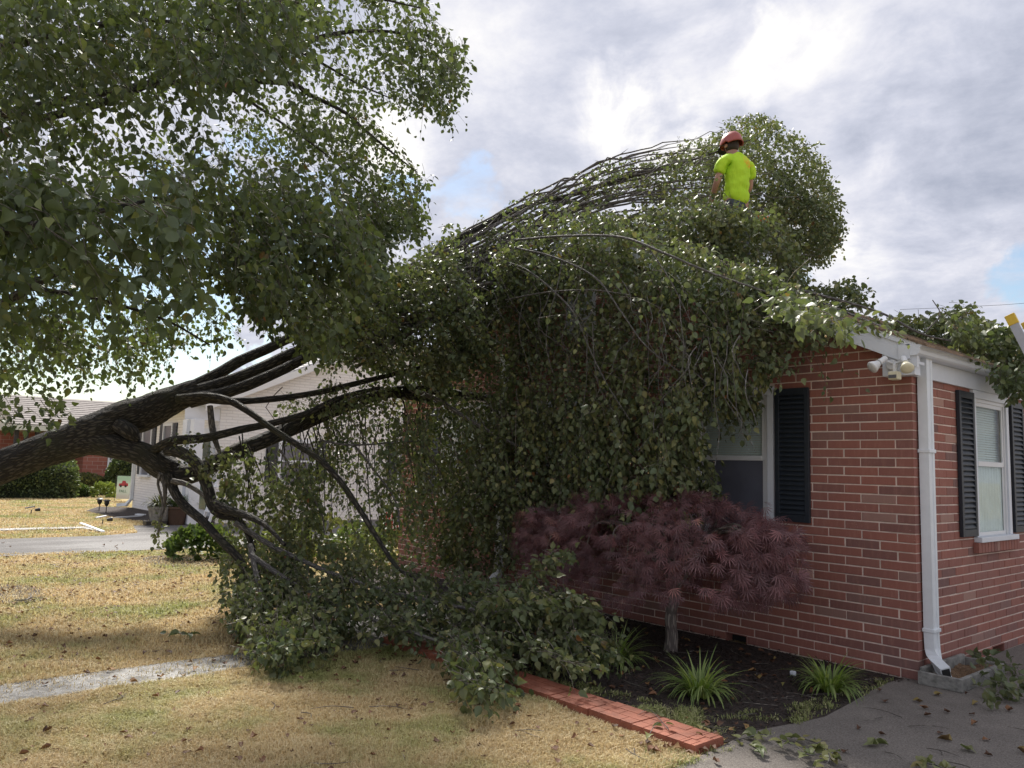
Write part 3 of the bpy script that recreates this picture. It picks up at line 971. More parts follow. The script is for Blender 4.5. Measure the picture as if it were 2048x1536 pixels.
def shutter(wall, u0, u1, z0, z1, label=None):
    par = empty('shutter', (0, 0, 0)); par.parent = house
    if label: par['label'] = label

    def bx(mb, a, b, n0, n1, c, d):
        if wall == 'g': mb.box(a, b, -n1, -n0, c, d)
        else: mb.box(n0, n1, a, b, c, d)
    st = .042
    m = MB()
    bx(m, u0, u0 + st, .004, .034, z0, z1); bx(m, u1 - st, u1, .004, .034, z0, z1)
    bx(m, u0 + st, u1 - st, .004, .033, z1 - .06, z1); bx(m, u0 + st, u1 - st, .004, .033, z0, z0 + .06)
    bx(m, u0 + st, u1 - st, .004, .010, z0 + .06, z1 - .06)
    m.build('frame', M['shutter'], par, bevel=.003)
    n = 25; h = (z1 - z0 - .12) / n
    sl_ = MB()
    a, b = u0 + st, u1 - st
    pr = [(.010, h * .99), (.012, h * 1.0), (.031, .30 * h), (.031, .12 * h), (.010, .12 * h)]
    if wall == 'g': sl_.prism([(a, -n_, z_) for n_, z_ in pr], (b - a, 0, 0))
    else: sl_.prism([(n_, a, z_) for n_, z_ in pr][::-1], (0, b - a, 0))
    me = bpy.data.meshes.new('slat'); me.from_pydata(sl_.v, [], sl_.f); me.update(); me.materials.append(M['shutter'])
    for k in range(n):
        o = link('slat', me, par); o.location = (0, 0, z0 + .06 + k * h)
    return par


shutter('g', *SH1)
shutter('g', -2.40, -2.08, 1.12, 2.274)
shutter('g', -5.19, -4.97, 1.12, 2.30)
shutter('g', -6.6, -6.28, 1.12, 2.30)
shutter('s', .849, 1.187, 1.045, 2.278)
shutter('s', 2.11, 2.45, 1.045, 2.278)

# security light on the cornice return
sec = empty('security_light', (-.1, -.106, 2.40), 'white twin floodlight with motion sensor on the white cornice at the corner', 'light')


def at_c(p): return tuple(np.array(p))


m = MB().lathe([(.045, 0), (.045, .012), (.038, .02)], (0, 0, 0), (0, -1, 0), 20); m.build('base_plate', M['lampw'], sec, smooth=False)
c0 = np.array((-.1, -.106, 2.40))


def loc(px, py, y):
    d = (y - CAM[1]) / ray(px, py)[1]
    return CAM + d * ray(px, py) - c0


jl = loc(1785, 724, -.15); jr = loc(1803, 722, -.15)
la = loc(1766, 720, -.20); lb = loc(1747, 733, -.27)
ra = loc(1808, 720, -.20); rb = loc(1816, 740, -.28)
for (j, a, b, nm) in ((jl, la, lb, 'lamp'), (jr, ra, rb, 'lamp')):
    ax = b - a
    hd = MB().lathe([(.021, 0), (.023, .01), (.023, .055), (.026, .058), (.026, .068)], a - ax / np.linalg.norm(ax) * .03, ax, 18).build('lamp_holder', M['lampw'], sec)
    L_ = np.linalg.norm(ax)
    s0 = a + ax / L_ * .042
    MB().lathe([(.02, 0), (.026, .01), (.036, .035), (.047, .062), (.049, .07), (.044, .077), (.02, .082)], s0, ax, 22).build('lamp', M['cream'] if nm == 'lamp' and j is jr else M['lampw'], sec, smooth=True)
    MB().sweep([(0, -.01, 0), j * .6, a], [(-.008, -.008), (.008, -.008), (.008, .008), (-.008, .008)], up=(.1, .2, 1)).build('arm', M['lampw'], sec, bevel=.003)
ss = loc(1788, 748, -.17)
MB().box(ss[0] - .038, ss[0] + .038, ss[1] - .025, ss[1] + .05, ss[2] - .045, ss[2] + .02).build('sensor_housing', M['cream'], sec, bevel=.01)
MB().box(ss[0] - .03, ss[0] + .03, ss[1] - .032, ss[1] - .026, ss[2] - .034, ss[2] - .008).build('sensor_lens', M['sensor'], sec, bevel=.002)
MB().box(ss[0] - .010, ss[0] + .010, ss[1], ss[1] + .03, ss[2] + .02, ss[2] + .08).build('sensor_arm', M['lampw'], sec, bevel=.003)
sec.location = tuple(c0)

# splash box under the downspout
bxo = empty('splash_box', (0, 0, 0), 'square grey concrete box of soil under the white downspout', 'splash box')
th = .035
xa, xb, ya, yb = .03, .335, -.10, .75
mb = MB()
mb.box(xa, xb, ya, ya + th, .012, .105); mb.box(xa, xb, yb - th, yb, .012, .105); mb.box(xa, xa + th, ya + th, yb - th, .012, .13); mb.box(xb - th, xb, ya + th, yb - th, .012, .105)
mb.build('rim', M['concrete'], bxo, bevel=.006)
nx = 24
V_ = []; Q_ = []
for i in range(nx):
    for j in range(nx):
        x = xa + th + (xb - xa - 2 * th) * i / (nx - 1); y = ya + th + (yb - ya - 2 * th) * j / (nx - 1)
        V_.append((x, y, .06 + .02 * math.sin(x * 21 + y * 13) * math.cos(y * 9) + random.uniform(0, .012)))
for i in range(nx - 1):
    for j in range(nx - 1): Q_.append((i * nx + j, (i + 1) * nx + j, (i + 1) * nx + j + 1, i * nx + j + 1))
me = bpy.data.meshes.new('soil'); me.from_pydata(V_, [], Q_); me.update()
link('soil', me, bxo, M['soil'])

# ladder with yellow end caps against the far eave
lad = empty('ladder', (0, 0, 0), 'aluminium ladder with yellow rail end cap leaning on the roof edge', 'ladder')
top = P(np.array(2020.), np.array(632.), np.array(6.9)); 
foot = np.array([top[0] + 1.15, top[1] + .0, .013])
dv = (foot - top); Lr = np.linalg.norm(dv); dv /= Lr
for off in (0, .42):
    o3 = np.array([0, off, 0])
    rl = MB().sweep([top + o3, foot + o3], [(-.036, -.012), (.036, -.012), (.036, .012), (.024, .012), (.024, -.004), (-.024, -.004), (-.024, .012), (-.036, .012)], up=(0, 1, 0)).build('rail', M['alu'], lad)
    MB().sweep([top + o3 - dv * .012, top + o3 + dv * .085], [(-.041, -.017), (.041, -.017), (.041, .017), (-.041, .017)], up=(0, 1, 0)).build('end_cap', M['yellow_cap'], rl, bevel=.005)
for k in range(1, int(Lr / .3)):
    q0 = top + dv * (k * .3)
    MB().lathe([(.016, 0), (.016, .42)], q0, (0, 1, 0), 10).build('rung', M['alu'], lad)
wire = MB(); pth = [P(np.array(float(a)), np.array(float(b)), np.array(30. )) for a, b in ((1800, 619), (1900, 615), (2000, 610), (2100, 603), (2300, 588))]
wire.sweep(pth, [(-.006, -.006), (.006, -.006), (0, .007)])
wire.build('utility_wire', M['dark'], None, label='thin utility wire crossing the sky behind the ladder', cat='wire')

# brick coloured edging pavers
ed = empty('garden_edging', (0, 0, 0), 'strip of red moulded edging pavers between lawn and mulch bed', 'edging')
x = -3.3; k = 0
while x < -.15:
    L_ = .347
    m = MB(); x1 = min(x + L_ - .006, -.07)
    j = random.uniform(-.008, .008); zt = .05 + random.uniform(-.004, .004)
    m.box(x, x1, -2.665 + j, -2.40 + j, .0, zt - .008)
    cols_, rows_ = 3, 3
    for a in range(rows_):
        ya_ = -2.663 + j + a * .0875
        nb = 2
        for b in range(nb + 1):
            sh = 0 if a % 2 else -.5
            u0 = x + .002 + (b + sh) * (x1 - x) / nb; u1 = u0 + (x1 - x) / nb - .006
            u0 = max(u0, x + .002); u1 = min(u1, x1 - .002)
            if u1 - u0 > .02: m.box(u0, u1, ya_, ya_ + .082, zt - .008, zt - random.uniform(0, .0015))
    m.build('paver', M['paver'], ed)
    x += L_; k += 1

# ================================================================== NEIGHBOUR HOUSES
def YP(px, py, y0): return P(np.array(float(px)), np.array(float(py)), dY(px, py, y0))


wh = empty('white_house', (0, 0, 0), 'white painted brick house behind the fallen trunk', 'house')
WX0, WX1, WY0, WY1 = -22.9, -16.2, .6, 10.0
ZE = 2.85
hb = MB(); hb.box(WX0, WX1 - .2, WY0, WY0 + .2, 0, ZE); hb.box(WX0, WX0 + .2, WY0 + .2, WY1, 0, ZE); hb.build('front_wall', M['wbrick'], wh)
RY = (WY0 + WY1) / 2; RZ = ZE + (RY - WY0 + .4) * .45
MB().prism([(WX1 - .2, WY0, 0), (WX1 - .2, WY1, 0), (WX1 - .2, WY1, ZE), (WX1 - .2, RY, RZ - .12), (WX1 - .2, WY0, ZE)], (.2, 0, 0)).build('gable_wall', M['wbrick'], wh)
rr_ = MB()
for sg in (1, -1):
    L_ = RY - WY0 + .45
    for k in range(24):
        ya_ = RY - sg * L_ * k / 24; yb_ = RY - sg * (L_ * (k + 1) / 24 + .01)
        z_ = lambda y: RZ - .45 * abs(y - RY)
        rr_.prism([(WX0 - .3, ya_, z_(ya_)), (WX0 - .3, yb_, z_(yb_) + .018), (WX0 - .3, yb_, z_(yb_) - .04), (WX0 - .3, ya_, z_(ya_) - .04)], (WX1 - WX0 + .55, 0, 0))
wr = rr_.build('roof', M['shingle_w'], wh)
for xx in (WX0 - .33, WX1 + .25):
    for sg in (1, -1):
        ye = RY - sg * (RY - WY0 + .45); ze = RZ - .45 * abs(ye - RY)
        MB().prism([(xx, RY, RZ - .02), (xx, ye, ze - .02), (xx, ye, ze - .2), (xx, RY, RZ - .2)], (.03, 0, 0)).build('rake_board', M['vinyl'], wr)
MB().box(WX0 - .3, WX1 + .2, WY0 - .56, WY0 - .46, ZE - .09, ZE + .03).build('gutter', M['white'], wh)
MB().box(WX0 - .3, WX1 + .2, WY0 - .46, WY0 - .01, ZE - .10, ZE - .07).build('soffit_board', M['vinyl'], wh)


def far_window(par, wall, u0, u1, z0, z1, c, shut=.3, mats=('white', 'shutter')):
    wn = empty('window'); wn.parent = par

    def bx(m, a, b, n0, n1, z0_, z1_):
        if wall == 'y': m.box(a, b, c - n1, c - n0, z0_, z1_)
        else: m.box(c + n0, c + n1, a, b, z0_, z1_)
        return m
    f = MB(); t = .07
    bx(f, u0, u0 + t, .002, .05, z0, z1); bx(f, u1 - t, u1, .002, .05, z0, z1); bx(f, u0 + t, u1 - t, .002, .05, z1 - t, z1); bx(f, u0 + t, u1 - t, .002, .045, (z0 + z1) / 2 - .025, (z0 + z1) / 2 + .025)
    bx(f, u0 - .05, u1 + .05, .002, .09, z0 - .06, z0)
    f.build('frame', M[mats[0]], wn)
    bx(MB(), u0 + t, u1 - t, .001, .012, z0, (z0 + z1) / 2).build('pane', M['screen'], wn)
    bx(MB(), u0 + t, u1 - t, .001, .014, (z0 + z1) / 2, z1 - t).build('pane', M['screen'], wn)
    if shut:
        for a, b in ((u0 - shut - .02, u0 - .02), (u1 + .02, u1 + shut + .02)):
            s_ = MB(); bx(s_, a, b, .002, .03, z0, z1)
            nn = 16
            for k in range(nn):
                zz = z0 + .06 + (z1 - z0 - .12) * k / nn
                bx(s_, a + .03, b - .03, .03, .042, zz, zz + .05)
            s_.build('shutter', M[mats[1]], wn)


far_window(wh, 'y', -22.25, -21.35, 1.0, 2.45, WY0)
far_window(wh, 'y', -20.35, -19.55, 1.0, 2.45, WY0)
far_window(wh, 'x', 2.1, 3.1, .98, 2.05, WX1, .3)
far_window(wh, 'x', 5.6, 6.5, .98, 2.05, WX1, .3)
MB().sweep([(WX0 + .05, WY0 - .05, ZE - .1), (WX0 + .05, WY0 - .05, .25), (WX0 - .05, WY0 - .15, .08), (WX0 - .25, WY0 - .35, .06)], [(-.05, -.04), (.05, -.04), (.05, .04), (-.05, .04)], up=(0, 1, 0)).build('downspout', M['pipe'], wh)
MB().box(-19.55, -19.3, WY0 - .02, WY0 - .002, .25, .42).build('wall_vent', M['concrete'], wh)
# porch
pc = empty('porch'); pc.parent = wh
cbx = YP(382, 1035, .0)[0]
MB().box(cbx - .12, cbx + .12, -.12, .12, .02, 2.42).build('column', M['white'], pc, bevel=.01)
MB().box(WX1 - .42, WX1 - .14, -.12, .14, .02, 2.42).build('column', M['white'], pc, bevel=.01)
MB().box(cbx - .25, WX1 - .02, -.22, WY0 - .002, 2.42, 2.72).build('porch_beam', M['white'], pc, bevel=.01)
MB().box(cbx - .3, WX1 + .03, -.27, WY0 - .003, 2.722, 2.78).build('porch_cornice', M['vinyl'], pc)
MB().box(cbx - .5, WX1 + .1, -.5, WY0 - .004, .0, .16).build('porch_floor', M['black'], pc)
MB().box(cbx - .3, WX1 + .2, -.95, -.505, .0, .10).build('step', M['black'], pc)
dx0 = YP(392, 1000, .6)[0]
dr_ = empty('front_door'); dr_.parent = wh
MB().box(dx0 - .06, dx0 + 1.05, WY0 - .05, WY0 - .002, .16, 2.25).build('door_frame', M['white'], dr_)
MB().box(dx0 + .12, dx0 + .86, WY0 - .07, WY0 - .051, .3, 2.1).build('door_glass', simple('greenish_door_glass', (.09, .14, .12), .15, .1), dr_)
stl = empty('step_ladder', (0, 0, 0), 'white step ladder standing open on the white house porch', 'ladder')
q0 = YP(405, 1028, -.3); q1 = YP(412, 968, -.1)
base = np.array([q0[0], -.3, .16]); tp = np.array([q0[0] + .05, .05, 1.45])
for off in (0, .38):
    MB().sweep([base + (off, 0, 0), tp + (off * .7 + .05, 0, 0)], [(-.025, -.02), (.025, -.02), (.025, .02), (-.025, .02)], up=(1, 0, 0)).build('rail', M['white'], stl)
    MB().sweep([tp + (off * .7 + .05, 0, 0), base + (off, .65, 0)], [(-.015, -.012), (.015, -.012), (.015, .012), (-.015, .012)], up=(1, 0, 0)).build('back_leg', M['white'], stl)
for k in range(1, 5):
    t_ = k / 5; c = base * (1 - t_) + tp * t_
    MB().box(c[0] + .02, c[0] + .38 - .08 * t_, c[1] - .05, c[1] + .05, c[2] - .012, c[2] + .012).build('tread', M['white'], stl)

rh = empty('red_brick_house', (0, 0, 0), 'distant low red brick house with grey roof and carport', 'house')
X0 = -33.4
MB().box(X0 - 8, X0, 1.45, 9, 0, 2.5).build('wall', M['rbrick'], rh)
MB().box(X0 - 8, X0 - 3.5, -1.0, 1.45, 0, 2.5).build('carport_back_wall', M['rbrick'], rh)
rr_ = MB()
ye0, ye1 = -1.25, 10
for sg in (1, -1):
    for k in range(14):
        xa_ = X0 - 3.2 + sg * 3.7 * k / 14; xb_ = X0 - 3.2 + sg * (3.7 * (k + 1) / 14 + .02)
        z_ = lambda x: 3.98 - .36 * abs(x - X0 + 3.2)
        rr_.prism([(xa_, ye0, z_(xa_)), (xb_, ye0, z_(xb_) + .02), (xb_, ye0, z_(xb_) - .06), (xa_, ye0, z_(xa_) - .06)], (0, ye1 - ye0, 0))
rr_.build('roof', M['shingle_g'], rh)
MB().box(X0 + .5, X0 + .53, ye0, ye1, 2.42, 2.62).build('fascia', M['siding'], rh)
MB().box(X0 - 7, X0 + .45, ye0, ye1, 2.44, 2.50).build('soffit_board', M['siding'], rh)
MB().prism([(X0 + .4, ye0 + .1, 2.5), (X0 - 6.8, ye0 + .1, 2.5), (X0 - 3.2, ye0 + .1, 3.82)], (0, .06, 0)).build('gable_panel', M['siding'], rh)
for k, y_ in enumerate((-1.05, -.72, -.35, .05)):
    MB().box(X0 - .02, X0 + .14, y_, y_ + .14, 0, 2.44).build('carport_post', M['wood_dark'], rh)
far_window(rh, 'x', 2.36, 3.1, 1.0, 1.6, X0, 0)
rh2 = empty('tan_roof_house', (0, 0, 0), 'far house with tan roof at the left edge of the view', 'house')
MB().box(-48, -37, -12, -2.3, 0, 2.5).build('wall', M['rbrick'], rh2)
MB().prism([(-36.6, -12.4, 2.45), (-42.5, -12.4, 5.0), (-48.4, -12.4, 2.45)], (0, 10.6, 0)).build('roof', M['shingle_t'], rh2)


# ================================================================== LEAVES
def leaf_template(n=10, wdt=.36):
    """broad pointed pear leaf: u side, v along, w up; first 8 verts"""
    v = [(0, 0, 0), (0, .38, -.04), (0, .74, -.05), (0, 1.05, -.20),
         (-wdt * .72, .10, .07), (-wdt * 1.05, .38, .13), (-wdt * .66, .70, .05),
         (wdt * .72, .10, .05), (wdt * 1.05, .38, .10), (wdt * .66, .70, .08)]
    f = [(0, 1, 4), (4, 1, 5), (1, 2, 5), (5, 2, 6), (2, 3, 6), (0, 7, 1), (7, 8, 1), (1, 8, 2), (8, 9, 2), (2, 9, 3)]
    return np.array(v, float), np.array(f)


def leaf_small():
    v = [(0, 0, 0), (0, .5, -.03), (0, 1, -.1), (-.34, .22, .09), (-.31, .62, .09), (.34, .22, .07), (.31, .62, .10)]
    f = [(0, 1, 3), (3, 1, 4), (4, 1, 2), (0, 5, 1), (5, 6, 1), (6, 2, 1)]
    return np.array(v, float), np.array(f)


def star_template(lobes=7):
    """finely cut maple leaf: narrow pointed lobes"""
    v = [(0, 0, 0)]; f = []
    for k in range(lobes):
        a = (k - (lobes - 1) / 2) * (2.3 / (lobes - 1)) * 1.12
        L_ = 1.0 - .10 * abs(k - (lobes - 1) / 2) ** 1.25
        d = np.array((math.sin(a), math.cos(a))); p = np.array((d[1], -d[0])); wl = .032
        m1 = d * L_ * .45; m2 = d * L_
        i = len(v)
        v += [(*(m1 - p * wl), -.02), (*(m1 + p * wl), -.02), (*m2, -.16)]
        f += [(0, i, i + 1), (i, i + 2, i + 1)]
    return np.array(v, float), np.array(f)


def norm(a): return a / np.maximum(np.linalg.norm(a, axis=-1, keepdims=True), 1e-9)


def place_leaves(tpl, base, axis, nrm, size, rnd):
    tv, tf = tpl
    axis = norm(axis); nrm = norm(nrm - axis * np.sum(nrm * axis, -1, keepdims=True)); sd_ = np.cross(axis, nrm)
    V = base[:, None] + size[:, None, None] * (sd_[:, None] * tv[None, :, 0, None] + axis[:, None] * tv[None, :, 1, None] + nrm[:, None] * tv[None, :, 2, None])
    Fc = tf[None] + (np.arange(len(base)) * len(tv))[:, None, None]
    return V.reshape(-1, 3), Fc.reshape(-1, tf.shape[1]), np.repeat(rnd, len(tv))


def in_poly(poly, x, y):
    poly = np.array(poly, float); inside = np.zeros(len(x), bool); j = len(poly) - 1
    for i in range(len(poly)):
        xi, yi = poly[i]; xj, yj = poly[j]
        c = ((yi > y) != (yj > y)) & (x < (xj - xi) * (y - yi) / (yj - yi + 1e-12) + xi)
        inside ^= c; j = i
    return inside


def sample_poly(poly, n):
    p = np.array(poly, float); lo = p.min(0); hi = p.max(0); X_, Y_ = [], []; got = 0
    while got < n:
        x = rng.uniform(lo[0], hi[0], n * 2); y = rng.uniform(lo[1], hi[1], n * 2)
        k = in_poly(poly, x, y); X_.append(x[k]); Y_.append(y[k]); got += k.sum()
    return np.concatenate(X_)[:n], np.concatenate(Y_)[:n]


class Crown:
    def __init__(s): s.tw = []; s.lf = []

    def twigs(s, c, d, L_, nleaf, lsize, droop=.5, r=.0022, spread=.5, down=.5, rlo=0, rhi=1.0, centre=True):
        """c (n,3) twig centres, d (n,3) direction"""
        n = len(c); K = 5
        d = norm(d); L_ = L_ * rng.uniform(.6, 1.3, n)
        t = np.linspace(0, 1, K)
        side = norm(rng.normal(size=(n, 3)))
        start = c - d * (L_ * (.5 if centre else 0))[:, None]
        pts = start[:, None] + d[:, None] * (L_[:, None] * t)[..., None] + side[:, None] * (L_[:, None] * .12 * np.sin(t * 3.1))[..., None]
        pts[:, :, 2] -= (droop * L_)[:, None] * .5 * t[None] ** 2
        s.tw.append((pts, np.full(n, r) * rng.uniform(.7, 1.4, n)))
        nl = int(nleaf)
        tt = np.linspace(.12, 1, nl)[None] + rng.uniform(-.04, .04, (n, nl)); tt = np.clip(tt, 0, 1)
        idx = np.minimum((tt * (K - 1)).astype(int), K - 2); fr = tt * (K - 1) - idx
        ar = np.arange(n)[:, None]
        base = pts[ar, idx] * (1 - fr)[..., None] + pts[ar, idx + 1] * fr[..., None]
        dirv = pts[ar, idx + 1] - pts[ar, idx]
        rad = norm(rng.normal(size=(n, nl, 3)))
        ax = norm(norm(dirv) * .35 + rad * spread * 1.6 + np.array([0, 0, -down]))
        pet = rng.uniform(.25, .7, (n, nl, 1)) * lsize
        base = base + norm(rad + ax) * pet
        nr = rng.normal(size=(n, nl, 3)) * .8 + np.array([0, 0, .35])
        keep = rng.random((n, nl)) < .93
        sz = lsize * rng.uniform(.5, 1.22, (n, nl))
        rr = np.clip(rng.beta(1.15, 1.35, (n, nl)) * .88 + rng.normal(0, .10, (n, 1)), 0, .9)
        rare = rng.random((n, nl)); rr = np.where(rare > .965, rng.uniform(.9, .965, (n, nl)), rr); rr = np.where(rare > .993, rng.uniform(.975, 1, (n, nl)), rr)
        rr = np.clip(rr * (rhi - rlo) + rlo, 0, 1)
        s.lf.append((base[keep], ax[keep], nr[keep], sz[keep], rr[keep]))

    def finish(s, par, lm, tm, big=300, tpl=None, far=5.5, crown_name='crown', leaf_name='leaf', vis=None):
        base = np.vstack([l[0] for l in s.lf]); ax = np.vstack([l[1] for l in s.lf]); nr = np.vstack([l[2] for l in s.lf])
        sz = np.concatenate([l[3] for l in s.lf]); rr = np.concatenate([l[4] for l in s.lf])
        ok = base[:, 2] > .03
        base, ax, nr, sz, rr = base[ok], ax[ok], nr[ok], sz[ok], rr[ok]
        iv, x, y, z = in_view(base)
        score = np.where(iv, sz / z, 0)
        order = np.argsort(-score)
        hb_ = order[:big]; rest = order[big:]
        # single leaves, four shapes shared between them
        shapes = []
        for k in range(6):
            tv, tf = leaf_template(wdt=.31 + .02 * k)
            tv = tv.copy(); tv[:, 2] *= .6 + .25 * k
            me = mesh_np('leaf_shape', tv, tf, rnd=np.full(len(tv), (k + .5) / 6 * .8)); me.materials.append(lm); shapes.append(me)
        A = norm(ax); B = norm(nr - A * np.sum(nr * A, -1, keepdims=True)); Cx = np.cross(A, B)
        for i in hb_:
            o = bpy.data.objects.new(leaf_name, shapes[int(rr[i] * 5.99) % 6]); COL.objects.link(o); o.parent = par
            k = sz[i]
            o.matrix_local = Matrix(((Cx[i, 0] * k, A[i, 0] * k, B[i, 0] * k, base[i, 0]), (Cx[i, 1] * k, A[i, 1] * k, B[i, 1] * k, base[i, 1]), (Cx[i, 2] * k, A[i, 2] * k, B[i, 2] * k, base[i, 2]), (0, 0, 0, 1)))
        near = rest[z[rest] < far]; farr = rest[z[rest] >= far]
        Vs, Fs, Rs, b = [], [], [], 0
        for idx, tp_ in ((near, leaf_template()), (farr, leaf_small())):
            if len(idx) == 0: continue
            V, Fc, R_ = place_leaves(tp_, base[idx], ax[idx], nr[idx], sz[idx], rr[idx])
            Vs.append(V); Fs.append(Fc + b); Rs.append(R_); b += len(V)
        me = mesh_np(crown_name, np.vstack(Vs), np.vstack(Fs), rnd=np.concatenate(Rs))
        link(crown_name, me, par, lm, kind='stuff')
        # twigs as three-sided tapered rods
        Vt, Ft, Wt, b = [], [], [], 0
        for pts, r in s.tw:
            n, K, _ = pts.shape
            T = norm(np.gradient(pts, axis=1)); h = np.cross(T, np.array([.3, .2, 1.0])); h = norm(h); w_ = np.cross(T, h)
            rad = r[:, None] * np.linspace(1, .35, K)[None]
            ring = []
            for a in (0, 2.094, 4.189):
                ring.append(pts + (h * math.cos(a) + w_ * math.sin(a)) * rad[..., None])
            R3 = np.stack(ring, 2)          # n,K,3,3
            Vt.append(R3.reshape(-1, 3))
            i0 = (np.arange(n) * K * 3)[:, None, None] + (np.arange(K - 1) * 3)[None, :, None] + np.arange(3)[None, None]
            i1 = (np.arange(n) * K * 3)[:, None, None] + (np.arange(K - 1) * 3)[None, :, None] + np.array([1, 2, 0])[None, None]
            Ft.append(np.stack([i0, i1, i1 + 3, i0 + 3], -1).reshape(-1, 4) + b); b += n * K * 3
            Wt.append(R3.reshape(-1, 3) * np.array([.3, .3, .3]))
        me = mesh_np('twigs', np.vstack(Vt), np.vstack(Ft), vec=np.vstack(Wt))
        link('twigs', me, par, tm, kind='stuff')
        print(crown_name, 'leaves', len(base))


def region(cr, poly, n, dlo, dhi, L_, nleaf, size, dirp, clump=.0, cscale=.9, rw=0.0, sel=2.4, **kw):
    """n twigs inside an outline, at distances between dlo and dhi (numbers or functions)"""
    m = int(n * (sel if clump else 1.0))
    x, y = sample_poly(poly, m)
    lo = dlo(x, y) if callable(dlo) else np.full(m, float(dlo)); hi = dhi(x, y) if callable(dhi) else np.full(m, float(dhi))
    d = lo + (hi - lo) * rng.random(m)
    c = P(x, y, d)
    if clump:
        q = snoise(c, cscale, 17) + .6 * snoise(c, cscale * 2.3, 23)
        o = np.argsort(-(q + rng.normal(0, clump, m)))[:n]
        c = c[o]
    base = idir(*dirp)
    dv = base[None] + rng.normal(0, .45 + rw, (len(c), 3))
    cr.twigs(c, dv, L_, nleaf, size, **kw)


# ------------------------------------------------------------------ standing pear tree whose boughs hang in from the upper left
st = empty('pear_tree', (0, 0, 0), 'tall leafy pear tree whose boughs hang across the upper left', 'tree')
tb = [pxpath([(-560, 1560, 6.6, .27), (-520, 1100, 6.7, .24), (-470, 700, 7.0, .21), (-400, 300, 7.4, .17), (-250, -100, 7.8, .13), (-100, -450, 8.2, .08)], .06)]
link('trunk', tubes_mesh('trunk', tb, 24, .09), st, M['bark'])
limbs = [
    [(-480, 760, 6.9, .07), (-260, 700, 5.9, .055), (-60, 640, 5.3, .04), (60, 575, 5.0, .025), (130, 540, 4.8, .012)],
    [(-450, 640, 7.0, .07), (-200, 600, 6.2, .05), (0, 572, 6.0, .028), (70, 560, 5.9, .02), (180, 520, 5.8, .01)],
    [(-400, 420, 7.3, .08), (-150, 340, 6.8, .06), (50, 250, 6.8, .04), (220, 200, 6.9, .035), (360, 142, 7.0, .03), (430, 134, 7.1, .026), (500, 110, 7.2, .022), (585, 95, 7.4, .028), (650, 72, 7.6, .024), (720, 62, 7.8, .018), (800, 66, 8.0, .012), (870, 90, 8.1, .006)],
    [(-380, 300, 7.4, .07), (0, 230, 7.2, .05), (300, 170, 7.2, .035), (560, 165, 7.4, .026), (620, 190, 7.5, .022), (690, 225, 7.6, .018), (730, 260, 7.7, .014), (790, 310, 7.8, .010), (835, 345, 7.9, .006)],
    [(-420, 520, 7.1, .07), (-100, 470, 6.6, .05), (150, 420, 6.4, .035), (330, 400, 6.4, .03), (470, 430, 6.5, .024), (560, 480, 6.6, .018), (640, 560, 6.7, .012), (690, 620, 6.8, .006)],
    [(-300, 0, 7.8, .07), (0, -30, 7.2, .05), (300, -20, 7.0, .035), (520, 10, 7.2, .025), (700, -10, 7.5, .015), (860, 20, 7.7, .006)],
    [(-470, 700, 6.9, .06), (-250, 560, 5.2, .045), (-60, 480, 4.4, .03), (120, 440, 4.0, .018), (300, 400, 3.9, .008)],
    [(150, 420, 6.4, .025), (260, 500, 6.2, .018), (400, 520, 6.2, .013), (510, 490, 6.3, .009), (560, 480, 6.4, .006)],
    [(60, 575, 5.0, .02), (200, 600, 5.4, .014), (330, 640, 5.8, .01), (420, 690, 6.0, .006)],
    [(585, 95, 7.4, .016), (650, 130, 7.5, .012), (720, 170, 7.7, .009), (790, 200, 7.8, .005)],
    [(450, 170, 7.3, .018), (540, 230, 7.3, .012), (640, 300, 7.5, .008), (760, 400, 7.7, .005)],
    [(-380, 250, 7.4, .06), (-60, 120, 6.2, .04), (150, 60, 5.8, .025), (300, 40, 5.8, .014), (420, 60, 6.0, .008)],
]
for l in limbs:
    link('limb', tubes_mesh('limb', [pxpath(l, .05)], 10, .05), st, M['bark'])
cr = Crown()
outer = [(-260, -90), (560, -90), (840, -90), (870, -30), (862, 30), (905, 70), (938, 112), (915, 160), (918, 215), (880, 235), (835, 222), (812, 262), (790, 300), (845, 330), (862, 360), (845, 415), (838, 440), (790, 455), (762, 500), (758, 540), (705, 560), (690, 600), (700, 640), (620, 690), (560, 660), (500, 640), (470, 650), (470, 700), (395, 690), (345, 745), (270, 770), (230, 790), (130, 790), (0, 800), (-260, 820)]
main = [(-260, -90), (600, -90), (640, 0), (600, 120), (520, 165), (400, 180), (420, 300), (560, 340), (640, 340), (730, 400), (755, 465), (735, 550), (690, 590), (690, 630), (600, 665), (540, 620), (450, 575), (380, 560), (300, 570), (240, 600), (140, 610), (60, 650), (-260, 690)]
region(cr, main, 1850, 4.6, 8.2, .34, 11, .060, (.5, .55, .1), clump=.5, cscale=.55, down=.55)
region(cr, [(-200, -90), (560, -90), (640, 10), (560, 130), (420, 160), (300, 140), (180, 160), (0, 150), (-200, 200)], 567, 4.4, 7.5, .32, 11, .060, (.5, .55, .1), clump=.6, down=.55)
region(cr, [(420, 400), (560, 360), (700, 400), (770, 480), (740, 560), (690, 610), (700, 650), (620, 690), (560, 650), (480, 620), (430, 520)], 520, 5.4, 7.4, .3, 11, .060, (.5, .6, .1), clump=.6)
near = [(-200, 300), (0, 320), (90, 330), (200, 350), (300, 330), (385, 345), (410, 420), (400, 520), (330, 600), (230, 560), (110, 560), (0, 620), (-200, 660)]
region(cr, near, 209, 3.4, 4.6, .34, 11, .072, (.6, .35, .2), clump=.5, cscale=.8, rlo=.32, down=.7)  # paler leaves here: the front light they catch is put into their colour
